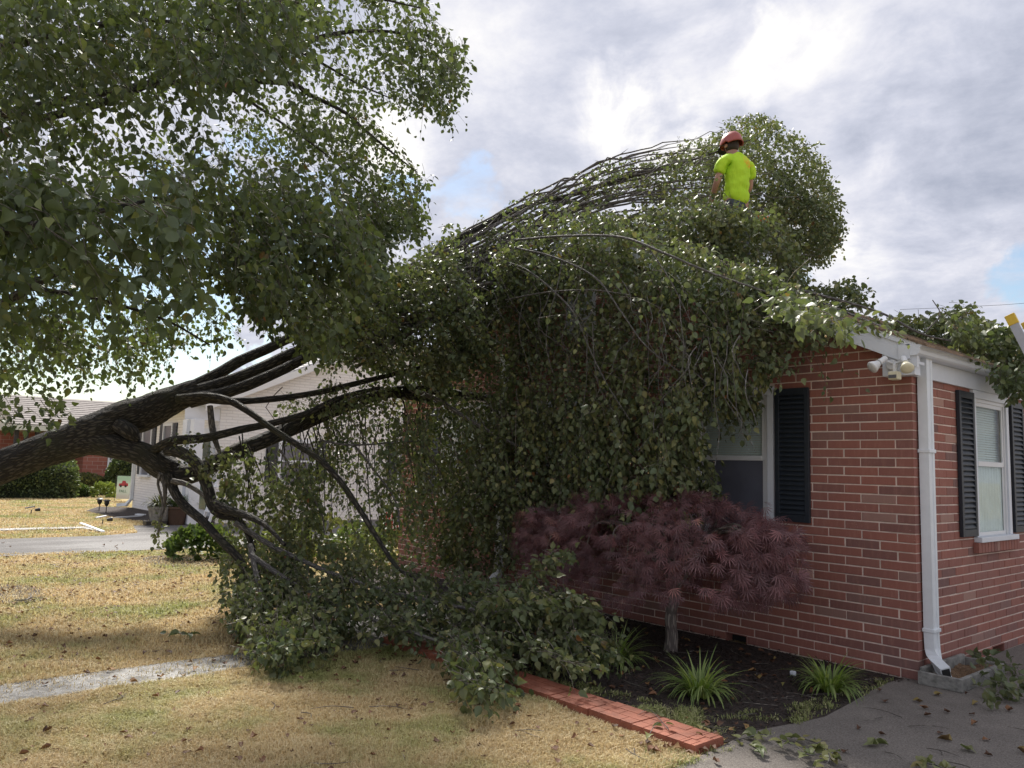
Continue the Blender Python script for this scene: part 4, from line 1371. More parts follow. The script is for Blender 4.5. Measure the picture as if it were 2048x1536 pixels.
region(cr, [(560, -60), (720, -90), (860, -20), (862, 30), (905, 70), (935, 112), (912, 160), (915, 215), (880, 230), (835, 215), (770, 205), (680, 200), (600, 230), (560, 180)], 330, 7.0, 9.4, .34, 10, .058, (.6, .5, .0), clump=.5, cscale=.9)
region(cr, [(800, 40), (862, 30), (905, 70), (938, 112), (912, 160), (918, 215), (880, 232), (835, 222), (790, 180), (770, 110)], 130, 7.4, 8.8, .26, 10, .056, (.5, .6, .0))
region(cr, [(600, 200), (720, 210), (800, 300), (855, 350), (850, 400), (838, 440), (780, 455), (700, 400), (640, 330), (560, 300)], 270, 7.0, 9.2, .32, 9, .056, (.6, .6, .0), clump=.4)
region(cr, [(540, 180), (640, 190), (700, 250), (620, 330), (500, 330), (430, 300), (440, 200)], 114, 6.5, 9.4, .34, 8, .054, (.6, .6, .0), clump=.4)
region(cr, [(700, 380), (840, 400), (835, 445), (770, 470), (758, 545), (700, 560), (690, 470)], 229, 6.6, 8.4, .28, 10, .056, (.5, .6, 0))
low = [(-100, 600), (60, 620), (180, 600), (300, 590), (440, 620), (480, 640), (450, 675), (390, 665), (340, 712), (300, 735), (245, 742), (215, 765), (130, 745), (60, 760), (-100, 775)]
region(cr, low, 470, 7.2, 10.5, .34, 10, .058, (.3, .7, 0), clump=.45, cscale=.9)
region(cr, [(-60, 620), (100, 630), (300, 620), (340, 680), (250, 730), (130, 745), (-60, 770)], 70, 5.2, 7.0, .3, 9, .06, (.4, .6, 0), clump=.5)
region(cr, [(0, 795), (110, 785), (130, 830), (60, 850), (0, 838)], 16, 5.0, 5.8, .22, 8, .053, (.7, .3, 0))
region(cr, outer, 330, 5.5, 9.5, .34, 9, .056, (.5, .6, 0), clump=.3)
cr.finish(st, M['leaf'], M['twig'], far=6.5)

# ------------------------------------------------------------------ the fallen tree
ft = empty('fallen_pear_tree', (0, 0, 0), 'storm toppled pear tree leaning over the brick house roof', 'tree')
main_t = pxpath([(-560, 1170, 7.6, .215), (-380, 1098, 7.75, .20), (-180, 1012, 7.9, .185), (-60, 962, 8.0, .175), (40, 920, 8.1, .172), (110, 893, 8.15, .18), (170, 872, 8.2, .195), (215, 858, 8.22, .19), (245, 850, 8.25, .15)], .03)
up_limb = pxpath([(150, 872, 8.2, .15), (205, 852, 8.25, .175), (250, 836, 8.3, .195), (290, 826, 8.35, .19), (340, 803, 8.4, .155), (400, 779, 8.5, .12)], .03)
lo_limb = pxpath([(110, 897, 8.1, .15), (175, 882, 8.15, .14), (240, 896, 8.1, .115), (290, 911, 8.1, .12), (335, 938, 8.1, .13), (372, 950, 8.15, .09)], .03)
knot = pxpath([(238, 850, 8.12, .08), (262, 866, 8.05, .08), (277, 882, 8.05, .025)], .03)
link('trunk', tubes_mesh('trunk', [main_t, up_limb, lo_limb, knot], [40, 34, 28, 18], .10), ft, M['bark'])
FL = [
    ([(350, 795, 8.42, .10), (420, 757, 8.6, .07), (480, 722, 8.8, .062), (545, 693, 9.0, .058), (620, 655, 9.2, .055), (720, 600, 9.5, .05), (820, 545, 9.7, .045)], 14),
    ([(370, 792, 8.4, .10), (430, 772, 8.5, .072), (500, 747, 8.6, .07), (560, 718, 8.8, .066), (620, 690, 9.0, .06), (700, 640, 9.3, .055), (800, 570, 9.7, .05), (880, 500, 9.9, .045), (960, 455, 9.9, .04), (1050, 412, 9.9, .035), (1150, 388, 10.0, .03), (1250, 356, 10.1, .026), (1350, 330, 10.3, .02), (1430, 305, 10.5, .012), (1500, 280, 10.7, .006)], 14),
    ([(380, 800, 8.35, .09), (440, 788, 8.4, .065), (500, 768, 8.45, .062), (560, 742, 8.6, .058), (600, 722, 8.7, .055), (680, 680, 9.0, .05), (780, 620, 9.3, .04)], 12),
    ([(355, 798, 8.2, .05), (400, 797, 8.15, .045), (460, 802, 8.1, .04), (520, 800, 8.2, .036), (580, 794, 8.4, .034), (650, 782, 8.6, .032), (740, 760, 8.9, .03), (840, 735, 9.2, .024)], 10),
    ([(362, 796, 8.2, .042), (410, 792, 8.1, .038), (455, 800, 8.0, .036), (500, 825, 7.9, .034), (545, 858, 7.8, .032), (600, 893, 7.7, .031), (640, 920, 7.6, .029), (680, 962, 7.5, .027), (720, 1020, 7.4, .025), (760, 1085, 7.3, .022), (795, 1135, 7.1, .017), (840, 1165, 7.0, .01)], 12),
    ([(330, 945, 8.1, .12), (380, 948, 8.1, .10), (430, 925, 8.2, .085), (480, 900, 8.3, .085), (540, 876, 8.5, .085), (610, 845, 8.7, .083), (680, 815, 8.9, .078), (750, 792, 9.2, .07), (830, 778, 9.5, .06), (930, 790, 9.6, .05), (1010, 800, 9.2, .03)], 16),
    ([(560, 868, 8.5, .06), (630, 825, 8.7, .058), (690, 800, 9.0, .055), (740, 785, 9.2, .05), (830, 795, 9.4, .04), (880, 810, 9.3, .02)], 10),
    ([(308, 900, 8.05, .05), (345, 882, 7.95, .047), (410, 876, 7.95, .043), (479, 860, 8.0, .04), (547, 846, 8.1, .037), (610, 828, 8.3, .033), (680, 796, 8.6, .028), (760, 775, 8.8, .02)], 10),
    ([(335, 900, 8.0, .06), (362, 905, 7.9, .058), (394, 928, 7.8, .056), (414, 972, 7.75, .055), (424, 1008, 7.7, .055), (440, 1030, 7.7, .04), (480, 1042, 7.7, .03), (506, 1096, 7.7, .024), (520, 1150, 7.6, .018)], 12),
    ([(424, 1006, 7.7, .05), (460, 1022, 7.6, .045), (490, 1030, 7.5, .035), (530, 1050, 7.3, .025), (570, 1090, 7.1, .016)], 10),
    ([(338, 950, 8.0, .055), (350, 985, 7.9, .048), (370, 1012, 7.8, .045), (405, 1042, 7.65, .042), (440, 1080, 7.5, .04), (478, 1118, 7.4, .038), (500, 1160, 7.3, .03)], 10),
    ([(322, 945, 8.0, .03), (330, 975, 7.95, .022), (328, 1010, 7.95, .018), (320, 1045, 7.9, .014), (316, 1075, 7.9, .01)], 8),
    ([(320, 948, 7.95, .018), (316, 968, 7.95, .014), (322, 990, 7.95, .012), (326, 1012, 7.95, .010)], 7),
    ([(345, 962, 7.9, .03), (372, 968, 7.85, .026), (400, 985, 7.8, .022), (415, 1000, 7.75, .016)], 8),
    ([(420, 812, 8.2, .03), (424, 850, 8.15, .034), (430, 880, 8.1, .03), (440, 905, 8.1, .02)], 8),
    ([(820, 778, 9.0, .028), (880, 802, 8.8, .026), (930, 835, 8.6, .022), (1010, 880, 8.3, .016), (1060, 900, 8.1, .008)], 8),
    ([(1030, 480, 9.3, .02), (1130, 472, 8.9, .02), (1240, 474, 8.6, .018), (1330, 507, 8.3, .016), (1420, 545, 8.0, .014), (1530, 583, 7.7, .011), (1640, 620, 7.4, .008), (1720, 650, 7.1, .004)], 8),
    ([(980, 515, 9.4, .016), (1050, 538, 9.0, .015), (1110, 585, 8.7, .014), (1150, 630, 8.5, .013), (1180, 700, 8.3, .011), (1215, 770, 8.1, .009), (1260, 840, 7.8, .005)], 8),
    ([(1030, 495, 9.2, .016), (1110, 515, 8.9, .015), (1190, 555, 8.5, .014), (1240, 620, 8.2, .012), (1290, 690, 7.9, .009), (1360, 745, 7.6, .005)], 8),
    ([(1300, 500, 8.4, .010), (1340, 560, 8.1, .008), (1380, 640, 7.8, .005)], 6),
    ([(1010, 600, 8.9, .012), (1090, 585, 8.5, .012), (1180, 580, 8.3, .009), (1260, 590, 8.1, .006)], 6),
    ([(560, 900, 8.0, .014), (600, 960, 7.9, .012), (640, 1020, 7.8, .010), (650, 1070, 7.7, .006)], 6),
    ([(700, 880, 8.2, .014), (740, 930, 8.1, .012), (790, 1000, 8.0, .010), (800, 1060, 7.9, .006)], 6),
    ([(640, 880, 8.0, .012), (700, 890, 8.1, .012), (790, 885, 8.3, .010), (860, 880, 8.5, .006)], 6),
    ([(470, 1045, 7.5, .028), (560, 1100, 7.5, .024), (700, 1160, 7.1, .02), (850, 1200, 6.7, .016), (1000, 1225, 6.3, .011), (1170, 1225, 6.2, .006)], 9),
    ([(500, 1110, 7.2, .028), (600, 1175, 7.0, .02), (720, 1230, 6.5, .016), (840, 1270, 6.0, .012), (950, 1310, 5.7, .006)], 9),
    ([(500, 1090, 7.3, .026), (520, 1180, 6.9, .02), (540, 1240, 6.6, .014), (560, 1300, 6.2, .007)], 8),
    ([(1400, 520, 8.6, .02), (1520, 560, 8.3, .018), (1640, 590, 8.0, .014), (1760, 625, 7.7, .011), (1850, 670, 7.4, .009), (1960, 690, 7.2, .005)], 8),
    ([(1560, 575, 8.3, .015), (1680, 620, 7.6, .012), (1780, 660, 7.0, .010), (1860, 690, 6.7, .006)], 7),
    ([(1850, 665, 7.4, .008), (1880, 630, 7.4, .006), (1865, 600, 7.4, .004)], 6),
]
for l, sd_ in FL:
    if l in (FL[16][0], FL[17][0], FL[18][0], FL[19][0], FL[20][0]):
        l = [(a, b, min(float(dY(a, b, -.12)), 10.2) - 1.42 * float(np.clip((1760 - a) / 420, .35, 1)), c * .62) for a, b, _, c in l]
    link('limb', tubes_mesh('limb', [pxpath(l, .05)], sd_, .06), ft, M['bark'] if l[0][3] > .03 else M['stem'])
# the sheaf of straight stems sweeping up over the ridge
nst = 52
for i in range(nst):
    t = (i + .5) / nst; j = rng.normal(0, 1, 6)
    sx, sy = 600 + 140 * t + 20 * j[0], 672 + 40 * t + 14 * j[1]
    mx_, my_ = 900 + 90 * t + 40 * j[4], 500 + 88 * t + 12 * j[2]
    ex, ey = 1440 + 90 * t + 60 * j[5], 262 + 330 * t + 18 * j[3]
    kx, ky = 1160 + 60 * t, my_ + (ey - my_) * .5 - 18 - 22 * (1 - t) + 9 * j[0]
    dd = rng.uniform(-.5, .45)
    r0 = rng.uniform(.011, .026)
    dd -= .8 * max(0, t - .3)
    pts = [(sx, sy, 9.1 + dd * .4, r0 * 1.4), ((sx + mx_) / 2, (sy + my_) / 2 - 6, 9.5 + dd * .7, r0 * 1.2), (mx_, my_, 9.8 + dd, r0), (kx, ky, 9.9 + dd, r0 * .75), ((kx + ex) / 2, (ky + ey) / 2 - 8, 10.0 + dd, r0 * .5), (ex, ey, 10.3 + dd, .004)]
    pr_ = pxpath(pts, .16)
    pr_[2:-1, :3] += rng.normal(0, .011, (len(pr_) - 3, 3)) + (rng.random((len(pr_) - 3, 1)) < .12) * rng.normal(0, .03, (len(pr_) - 3, 3))
    link('stem', tubes_mesh('stem', [pr_], 6, .03), ft, M['stem'])
    for k_ in range(3):     # side twigs that fork off
        i0 = int(rng.integers(len(pr_) // 3, len(pr_) - 3)); q0_ = pr_[i0, :3]; dv_ = norm(pr_[i0 + 2, :3] - q0_); ln_ = rng.uniform(.25, .7)
        e_ = norm(dv_ + rng.normal(0, .30, 3) + np.array([0, 0, -.05])); f_2 = norm(e_ + rng.normal(0, .3, 3))
        tw_ = np.array([(*q0_, pr_[i0, 3] * .55), (*(q0_ + e_ * ln_ * .5), pr_[i0, 3] * .4), (*(q0_ + e_ * ln_ * .5 + f_2 * ln_ * .5), .002)])
        link('side_twig', tubes_mesh('side_twig', [catmull(tw_, n=3)], 4, 0), ft, M['stem'])
# loose wiry shoots above the sheaf
for i in range(34):
    t = rng.random(); x0 = 930 + 480 * t; y0 = 500 - 185 * t + rng.normal(0, 10)
    dd = 9.6 + rng.uniform(-.3, .9)
    L_ = rng.uniform(50, 105)
    pts = [(x0, y0, dd, .007), (x0 + L_ * .35, y0 - L_ * .32, dd, .006), (x0 + L_ * .75, y0 - L_ * .42, dd + .1, .0045), (x0 + L_ * 1.1, y0 - L_ * .40 + rng.normal(0, 8), dd + .1, .003)]
    link('shoot', tubes_mesh('shoot', [pxpath(pts, .1)], 5, 0), ft, M['stem'])
# long drooping shoots in front of the gable
for i in range(60):
    x0 = rng.uniform(900, 1500); y0 = 500 + (x0 - 960) * .18 + rng.uniform(-10, 150)
    d0 = dY(x0, y0, -.2); d0 = min(float(d0), 9.9) - rng.uniform(.7, 1.5)
    sx = rng.uniform(-30, 120); L_ = rng.uniform(90, 330); b_ = rng.normal(0, 18)
    L_ *= .8
    jj = rng.normal(0, 12, 3)
    pts = [(x0, y0, d0, .0048), (x0 + sx * .25 + b_, y0 + L_ * .25, d0 - .1, .0042), (x0 + sx * .45 + b_ + jj[0], y0 + L_ * .5, d0 - .15, .0036), (x0 + sx * .75 + b_ * .5 + jj[1], y0 + L_ * .75, d0 - .2, .003), (x0 + sx + jj[2], y0 + L_, d0 - .25, .002)]
    link('shoot', tubes_mesh('shoot', [pxpath(pts, .1)], 5, 0), ft, M['stem'])
for i in range(40):
    x0 = rng.uniform(460, 860); y0 = 880 - (x0 - 460) * .25 + rng.uniform(-10, 40); d0 = 8.2 + (x0 - 460) * .0028
    L_ = rng.uniform(60, 230); sx = rng.uniform(-20, 50); b_ = rng.normal(0, 12)
    pts = [(x0, y0, d0, .008), (x0 + sx * .4 + b_, y0 + L_ * .35, d0 - .1, .006), (x0 + sx + b_, y0 + L_, d0 - .1, .003)]
    link('shoot', tubes_mesh('shoot', [pxpath(pts, .1)], 5, 0), ft, M['bark'])

cf = Crown()


def wall_d(off_lo, cap=10.4):
    return lambda x, y: np.minimum(dY(x, y, -.12), cap) - off_lo * np.clip((1760 - x) / 420, .35, 1)


def roof_d(x, y):
    r = ray(x, y)
    t = (2.56 + SL * (.131 - CAM[0]) - CAM[2]) / (r[:, 2] + SL * r[:, 0])
    return np.where((t > 4) & (t < 13), t, 9.5)


big_dome = [(1395, 300), (1440, 262), (1470, 240), (1510, 222), (1550, 240), (1600, 268), (1640, 310), (1660, 360), (1678, 410), (1684, 450), (1672, 490), (1640, 520), (1592, 535), (1580, 600), (1500, 600), (1440, 480), (1400, 400)]
region(cf, big_dome, 1440, 10.7, 13.2, .30, 11, .056, (.6, -.1, -.2), clump=.9, cscale=.7, rw=.3, down=.4)
region(cf, [(1220, 330), (1330, 300), (1440, 262), (1500, 300), (1500, 420), (1400, 420), (1300, 400), (1230, 370)], 304, 10.3, 11.6, .3, 9, .054, (.8, -.3, 0), rw=.2)
region(cf, [(1540, 330), (1660, 380), (1680, 450), (1640, 520), (1580, 540), (1520, 480)], 416, 10.3, 11.5, .28, 11, .056, (.6, .1, 0), rw=.3)
# sparse leaves over the sheaf
region(cf, [(840, 520), (960, 430), (1100, 370), (1230, 320), (1400, 300), (1440, 400), (1440, 520), (1200, 520), (1000, 560), (860, 600)], 620, 9.2, 10.6, .28, 9, .053, (.8, -.35, 0), clump=.4, cscale=1.1)
# under the person, over the ridge
region(cf, [(1240, 430), (1400, 395), (1450, 405), (1500, 420), (1545, 412), (1590, 470), (1600, 560), (1640, 600), (1560, 640), (1380, 600), (1200, 540)], 992, 8.3, 9.4, .30, 11, .058, (.6, .4, .1), clump=.7, cscale=.8, rlo=.1, rw=.2)
body = [(700, 540), (800, 560), (860, 505), (960, 500), (1080, 520), (1240, 540), (1400, 560), (1560, 590), (1620, 605), (1665, 620), (1675, 650), (1650, 665), (1590, 680), (1550, 735), (1520, 745), (1450, 750), (1390, 790), (1370, 930), (1350, 980), (1290, 1000), (1180, 995), (1100, 1010), (1060, 1000), (1010, 960), (960, 880), (900, 800), (830, 770), (740, 740), (640, 720), (560, 680), (560, 600), (640, 560)]
region(cf, body, 1950, wall_d(1.25), wall_d(.12), .30, 10, .055, (.35, .8, .1), clump=.35, cscale=1.25, sel=3.4, rw=.3, down=.55)
region(cf, [(560, 600), (640, 545), (740, 550), (840, 500), (900, 520), (960, 600), (980, 700), (900, 760), (800, 760), (720, 720), (600, 700)], 1040, 8.0, 9.6, .30, 11, .058, (.6, .3, .1), clump=.8, cscale=.8)
region(cf, [(720, 560), (830, 520), (870, 470), (900, 440), (920, 480), (900, 560), (800, 620)], 96, 8.4, 9.0, .26, 9, .056, (.6, -.4, 0))
region(cf, [(980, 500), (1060, 450), (1141, 412), (1230, 430), (1400, 495), (1560, 550), (1630, 580), (1660, 620), (1640, 650), (1560, 640), (1400, 600), (1200, 560), (1080, 570), (990, 590)], 760, wall_d(1.2, 9.6), wall_d(.25, 9.6), .28, 10, .054, (.6, .4, .1), clump=.4, cscale=1.4, sel=2.2, rw=.3)
# hanging fringe in front of the gable windows
region(cf, [(1040, 780), (1200, 800), (1400, 770), (1560, 690), (1540, 735), (1480, 770), (1410, 800), (1390, 890), (1370, 980), (1300, 1010), (1150, 1005), (1060, 1010), (1030, 930)], 560, wall_d(1.5), wall_d(.5), .30, 11, .059, (.15, .95, .1), clump=.22, cscale=1.35, sel=3.4, rlo=.25, rhi=1.0, down=.8)
region(cf, [(1290, 850), (1380, 850), (1420, 900), (1440, 960), (1420, 1000), (1330, 1010), (1290, 960)], 96, wall_d(1.0), wall_d(.25), .26, 10, .062, (.2, .95, .1), rlo=.1, rhi=.9)
region(cf, [(1440, 780), (1520, 770), (1500, 830), (1440, 850)], 35, wall_d(.8), wall_d(.2), .24, 9, .060, (.3, .9, .1))
# thinner curtain left of the middle downspout
region(cf, [(880, 800), (1020, 840), (1060, 1000), (1040, 1100), (1000, 1140), (900, 1130), (850, 1060), (880, 960)], 430, wall_d(2.0), wall_d(.3), .28, 10, .059, (.1, .95, .1), clump=.25, cscale=1.2, rlo=.15)
region(cf, [(640, 760), (760, 800), (860, 830), (870, 1000), (850, 1120), (720, 1130), (620, 1060), (600, 960), (640, 860)], 368, 7.9, 9.3, .28, 9, .053, (.05, .98, .1), clump=.25, cscale=1.0)
region(cf, [(450, 900), (560, 900), (640, 960), (640, 1060), (560, 1090), (460, 1060), (430, 980)], 240, 7.6, 8.6, .26, 9, .058, (.1, .95, .1), clump=.25, cscale=1.2, rlo=.1)
region(cf, [(335, 870), (440, 868), (460, 920), (410, 960), (360, 930)], 25, 7.6, 7.9, .2, 8, .053, (.6, .4, .2), rlo=.1, rhi=.9)
region(cf, [(300, 1010), (330, 1010), (335, 1080), (315, 1085)], 6, 7.6, 7.8, .2, 8, .056, (.1, .9, .2))
region(cf, [(560, 790), (760, 760), (820, 800), (700, 830), (560, 830)], 80, 8.4, 9.2, .24, 8, .050, (.6, .4, 0), rlo=.2)
region(cf, [(740, 740), (1060, 780), (1075, 1000), (1040, 1110), (900, 1150), (840, 1120), (800, 1000), (780, 860)], 620, wall_d(1.6), wall_d(.15), .30, 10, .054, (.1, .95, .1), clump=.3, cscale=1.3, sel=2.2, rw=.2)
region(cf, [(560, 800), (860, 800), (860, 1100), (640, 1120), (560, 1000)], 150, 8.2, 9.8, .30, 8, .052, (.05, .98, .1), clump=.25, cscale=1.4)
for i in range(120):
    x0 = rng.uniform(560, 1060); y0 = rng.uniform(770, 980); d0 = min(float(dY(x0, y0, -.12)), 9.8) - rng.uniform(.2, 1.5)
    L_ = rng.uniform(60, 200); sx = rng.normal(15, 35); b_ = rng.normal(0, 14); r0 = rng.uniform(.003, .007)
    pts = [(x0, y0, d0, r0), (x0 + sx * .4 + b_, y0 + L_ * .35, d0 - .1, r0 * .8), (x0 + sx * .7 - b_ * .4, y0 + L_ * .7, d0, r0 * .6), (x0 + sx + b_, y0 + L_, d0 - .1, r0 * .4)]
    link('shoot', tubes_mesh('shoot', [pxpath(pts, .12)], 4, 0), ft, M['twig'])
region(cf, [(960, 500), (1060, 480), (1100, 540), (1100, 680), (1000, 740), (900, 720), (900, 600)], 330, wall_d(1.1, 9.6), wall_d(.2, 9.6), .3, 10, .054, (.5, .7, .1), clump=.5, cscale=1.3, rw=.2)
# the bough lying on the lawn


def lay(lo, hi):
    return lambda x, y: np.minimum(dZ(x, y, .06), 5.55 + (1345 - y) / 270 * 2.9)


def lay_lo(lo):
    return lambda x, y: np.minimum(dZ(x, y, .06), 5.55 + (1345 - y) / 270 * 2.9) - .75


gb1 = [(440, 1120), (470, 1070), (560, 1060), (650, 1080), (760, 1110), (860, 1140), (960, 1150), (1080, 1170), (1180, 1195), (1200, 1215), (1170, 1235), (1230, 1270), (1240, 1300), (1190, 1325), (1100, 1310), (1010, 1305), (995, 1345), (960, 1350), (930, 1310), (850, 1265), (770, 1255), (690, 1250), (640, 1275), (570, 1300), (540, 1315), (505, 1295), (495, 1260), (450, 1215)]
region(cf, gb1, 1120, lay_lo(5.9), lay(5.9, 7.4), .28, 11, .056, (.75, .35, .1), clump=.3, cscale=1.6, sel=2.6, rw=.25, rlo=.22, down=.4)
region(cf, [(470, 1150), (560, 1120), (640, 1160), (600, 1240), (580, 1310), (530, 1325), (500, 1290), (470, 1220)], 150, lay_lo(6.2), lay(6.0, 6.9), .26, 11, .059, (.1, .8, .1))
region(cf, [(900, 1270), (1000, 1270), (1015, 1330), (1005, 1375), (950, 1385), (900, 1340)], 96, lay_lo(5.3), lay(5.0, 5.8), .24, 10, .060, (.6, .5, .1), rlo=.15)
region(cf, [(1040, 1130), (1130, 1080), (1145, 1100), (1090, 1150), (1050, 1160)], 22, 6.1, 6.5, .24, 9, .056, (.8, -.5, .1), rlo=.2)
region(cf, [(960, 1190), (1120, 1180), (1200, 1200), (1190, 1230), (1000, 1250)], 96, 5.7, 6.2, .26, 11, .059, (.95, .1, .1), rlo=.3)
region(cf, gb1, 110, lay_lo(5.9), lay(5.8, 7.2), .62, 13, .056, (.75, -.15, .25), rw=.5, down=.5, droop=.7)
region(cf, body, 230, wall_d(1.6), wall_d(.8), .6, 13, .056, (.35, .6, .3), rw=.5, down=.6, droop=.8)
region(cf, [(1000, 500), (1141, 430), (1400, 520), (1540, 580), (1500, 620), (1300, 600), (1050, 560)], 50, 8.0, 8.9, .6, 12, .056, (.7, -.3, .2), rw=.4, droop=.5)
# foliage on the right slope of the roof and over the gutter
region(cf, [(1540, 575), (1640, 570), (1700, 555), (1730, 570), (1730, 600), (1700, 628), (1660, 645), (1560, 640)], 190, lambda x, y: np.minimum(roof_d(x, y), 9) - .55, lambda x, y: np.minimum(roof_d(x, y) - .15, 9), .26, 10, .056, (.8, -.1, .1), rw=.2)
region(cf, [(1700, 640), (1800, 630), (1880, 630), (1900, 612), (1945, 600), (1960, 635), (2020, 660), (2100, 690), (2100, 740), (1990, 728), (1880, 690), (1800, 670)], 272, lambda x, y: np.minimum(roof_d(x, y), 8.3) - .55, lambda x, y: np.minimum(roof_d(x, y), 8.3) - .05, .24, 10, .059, (.85, .1, .1), rw=.15)
region(cf, [(1890, 640), (1960, 635), (2080, 680), (2080, 760), (2000, 770), (1985, 730)], 144, 6.9, 7.5, .24, 10, .068, (.6, .5, .1), rlo=.0, rhi=.8)
region(cf, [(1985, 735), (2060, 735), (2060, 775), (2010, 782)], 22, 6.6, 6.9, .18, 7, .068, (.1, .9, .1), rhi=.7)
bs = np.vstack([l[0] for l in cf.lf]); bs = bs[(rng.random(len(bs)) < .02) & (bs[:, 2] > .1)]
nF = len(bs); ov = np.array([(1, 0, 0), (0, 1, 0), (-1, 0, 0), (0, -1, 0), (0, 0, 1), (0, 0, -1)], float); of = np.array([(0, 1, 4), (1, 2, 4), (2, 3, 4), (3, 0, 4), (1, 0, 5), (2, 1, 5), (3, 2, 5), (0, 3, 5)])
fv_ = (bs + rng.normal(0, .02, bs.shape))[:, None] + ov[None] * rng.uniform(.0055, .0085, (nF, 1, 1))
M['fruit'] = simple('small_tan_fruit', (0.46, 0.33, 0.17), .5, .3, 3)
link('fruit', mesh_np('fruit', fv_.reshape(-1, 3), (of[None] + (np.arange(nF) * 6)[:, None, None]).reshape(-1, 3), smooth=True), ft, M['fruit'], kind='stuff')
cf.finish(ft, M['leaf2'], M['twig'], far=6.8)

# ================================================================== JAPANESE MAPLE
mp = empty('japanese_maple', (0, 0, 0), 'purple weeping japanese maple in front of the gable window', 'tree')
mt = [catmull(np.array([(-1.70, -.80, -.02, .062), (-1.69, -.79, .12, .052), (-1.72, -.77, .3, .047), (-1.68, -.75, .5, .042), (-1.72, -.72, .72, .03)]), step=.02)]
tips = []
for i in range(26):
    a = i * 2.4; r_ = rng.uniform(.5, 1.0)
    e = np.array([-1.95 + 1.25 * r_ * math.cos(a), -.86 + .5 * r_ * math.sin(a), 1.28 - .28 * r_ ** 2])
    mt.append(catmull(np.array([(-1.69, -.75, .48 + .2 * rng.random(), .02), (-1.75 + .45 * math.cos(a), -.78 + .2 * math.sin(a), 1.0, .014), (*e, .007), (*(e + np.array([.25 * math.cos(a), .14 * math.sin(a), -.28])), .003)]), step=.06))
link('trunk', tubes_mesh('trunk', [mt[0]], 14, .08), mp, M['maple_bark'])
link('limbs', tubes_mesh('limbs', mt[1:], 6, .03), mp, M['maple_bark'], kind='stuff')


def on_mound(n, shell):
    """points on the layered weeping mound"""
    u = rng.uniform(-1, 1, n * 3); v = rng.uniform(-1, 1, n * 3)
    k = u * u + v * v < 1; u, v = u[k][:n], v[k][:n]
    rr_ = np.sqrt(u * u + v * v)
    x = -1.93 + 1.38 * u; y = -.90 + .66 * v
    lump = .07 * snoise(np.stack([x, y, 0 * x], -1), 1.6, 8) + .04 * snoise(np.stack([x, y, 0 * x], -1), 3.4, 9)
    zt = 1.31 - .34 * rr_ ** 3 + 1.3 * lump + .05 * (x + 2.0)
    zb = .50 + .22 * rr_ + .13 * snoise(np.stack([x, y, 0 * x], -1), 1.3, 12) - .10 * np.clip(u, 0, 1) 
    return x, y, zt, zb, u, v, rr_


x, y, zt, zb, u, v, r2 = on_mound(3400, 0)
z = zt - np.abs(rng.normal(0, .05, len(x))) + np.where(rng.random(len(x)) < .035, rng.uniform(0, .16, len(x)), 0)
top = np.stack([x, y, z], -1); td = np.stack([u * .7, v * .5 - .15, -.35 * r2 + .1], -1)
# the skirt hanging down all round, thickest towards the viewer
n = 5200
a = rng.uniform(0, 2 * math.pi, n); rr_ = np.clip(rng.normal(.86, .16, n), .25, 1.06)
u = np.cos(a) * rr_; v = np.sin(a) * rr_
x = -1.93 + 1.38 * u; y = np.minimum(-.90 + .66 * v, -.1)
lob = snoise(np.stack([np.cos(a) * 2, np.sin(a) * 2, rr_], -1), .55, 31)
lowz = .52 - .16 * lob + .10 * np.abs(u) ** 2
z = rng.uniform(0, 1, n) * (1.12 - lowz) + lowz
sk = np.stack([x, y, z], -1); sdv = np.stack([u * .55, v * .45 - .1, -np.ones(n) * .75], -1)
c = np.vstack([top, sk]); dv = np.vstack([td, sdv])
n = len(c)
tier = snoise(c * np.array([1, 1, 2.6]), 1.2, 41)
keep = tier > -.32
c, dv = c[keep], dv[keep]; n = len(c)
ax = norm(dv + rng.normal(0, .42, (n, 3))); nr = np.stack([np.zeros(n), -.5 * np.ones(n), np.ones(n)], -1) + rng.normal(0, .7, (n, 3))
rr_ = np.clip(rng.beta(2, 2.4, n) + .12 * snoise(c, .9, 51), 0, 1)
V, Fc, R_ = place_leaves(star_template(7), c, ax, nr, rng.uniform(.07, .115, n), rr_)
# single leaves for the nearest ones
dd = depth_of(c); order = np.argsort(dd + rng.uniform(0, .3, n)); hero = np.zeros(n, bool); hero[order[:290]] = True
tv, tf = star_template(7)
V2 = V.reshape(n, -1, 3)[~hero]; cnt = len(V2)
me = mesh_np('crown', V2.reshape(-1, 3), (tf[None] + (np.arange(cnt) * len(tv))[:, None, None]).reshape(-1, 3), rnd=np.repeat(rr_[~hero], len(tv)))
link('crown', me, mp, M['maple'], kind='stuff')
shp = []
for k in range(5):
    t2 = tv.copy(); t2[:, 2] *= .7 + .2 * k
    me = mesh_np('maple_leaf', t2, tf, rnd=np.full(len(tv), .15 + .17 * k)); me.materials.append(M['maple']); shp.append(me)
A = norm(ax); B = norm(nr - A * np.sum(nr * A, -1, keepdims=True)); Cx = np.cross(A, B)
for i in np.where(hero)[0]:
    o = bpy.data.objects.new('leaf', shp[i % 5]); COL.objects.link(o); o.parent = mp; k = .115
    o.matrix_local = Matrix(((Cx[i, 0] * k, A[i, 0] * k, B[i, 0] * k, c[i, 0]), (Cx[i, 1] * k, A[i, 1] * k, B[i, 1] * k, c[i, 1]), (Cx[i, 2] * k, A[i, 2] * k, B[i, 2] * k, c[i, 2]), (0, 0, 0, 1)))


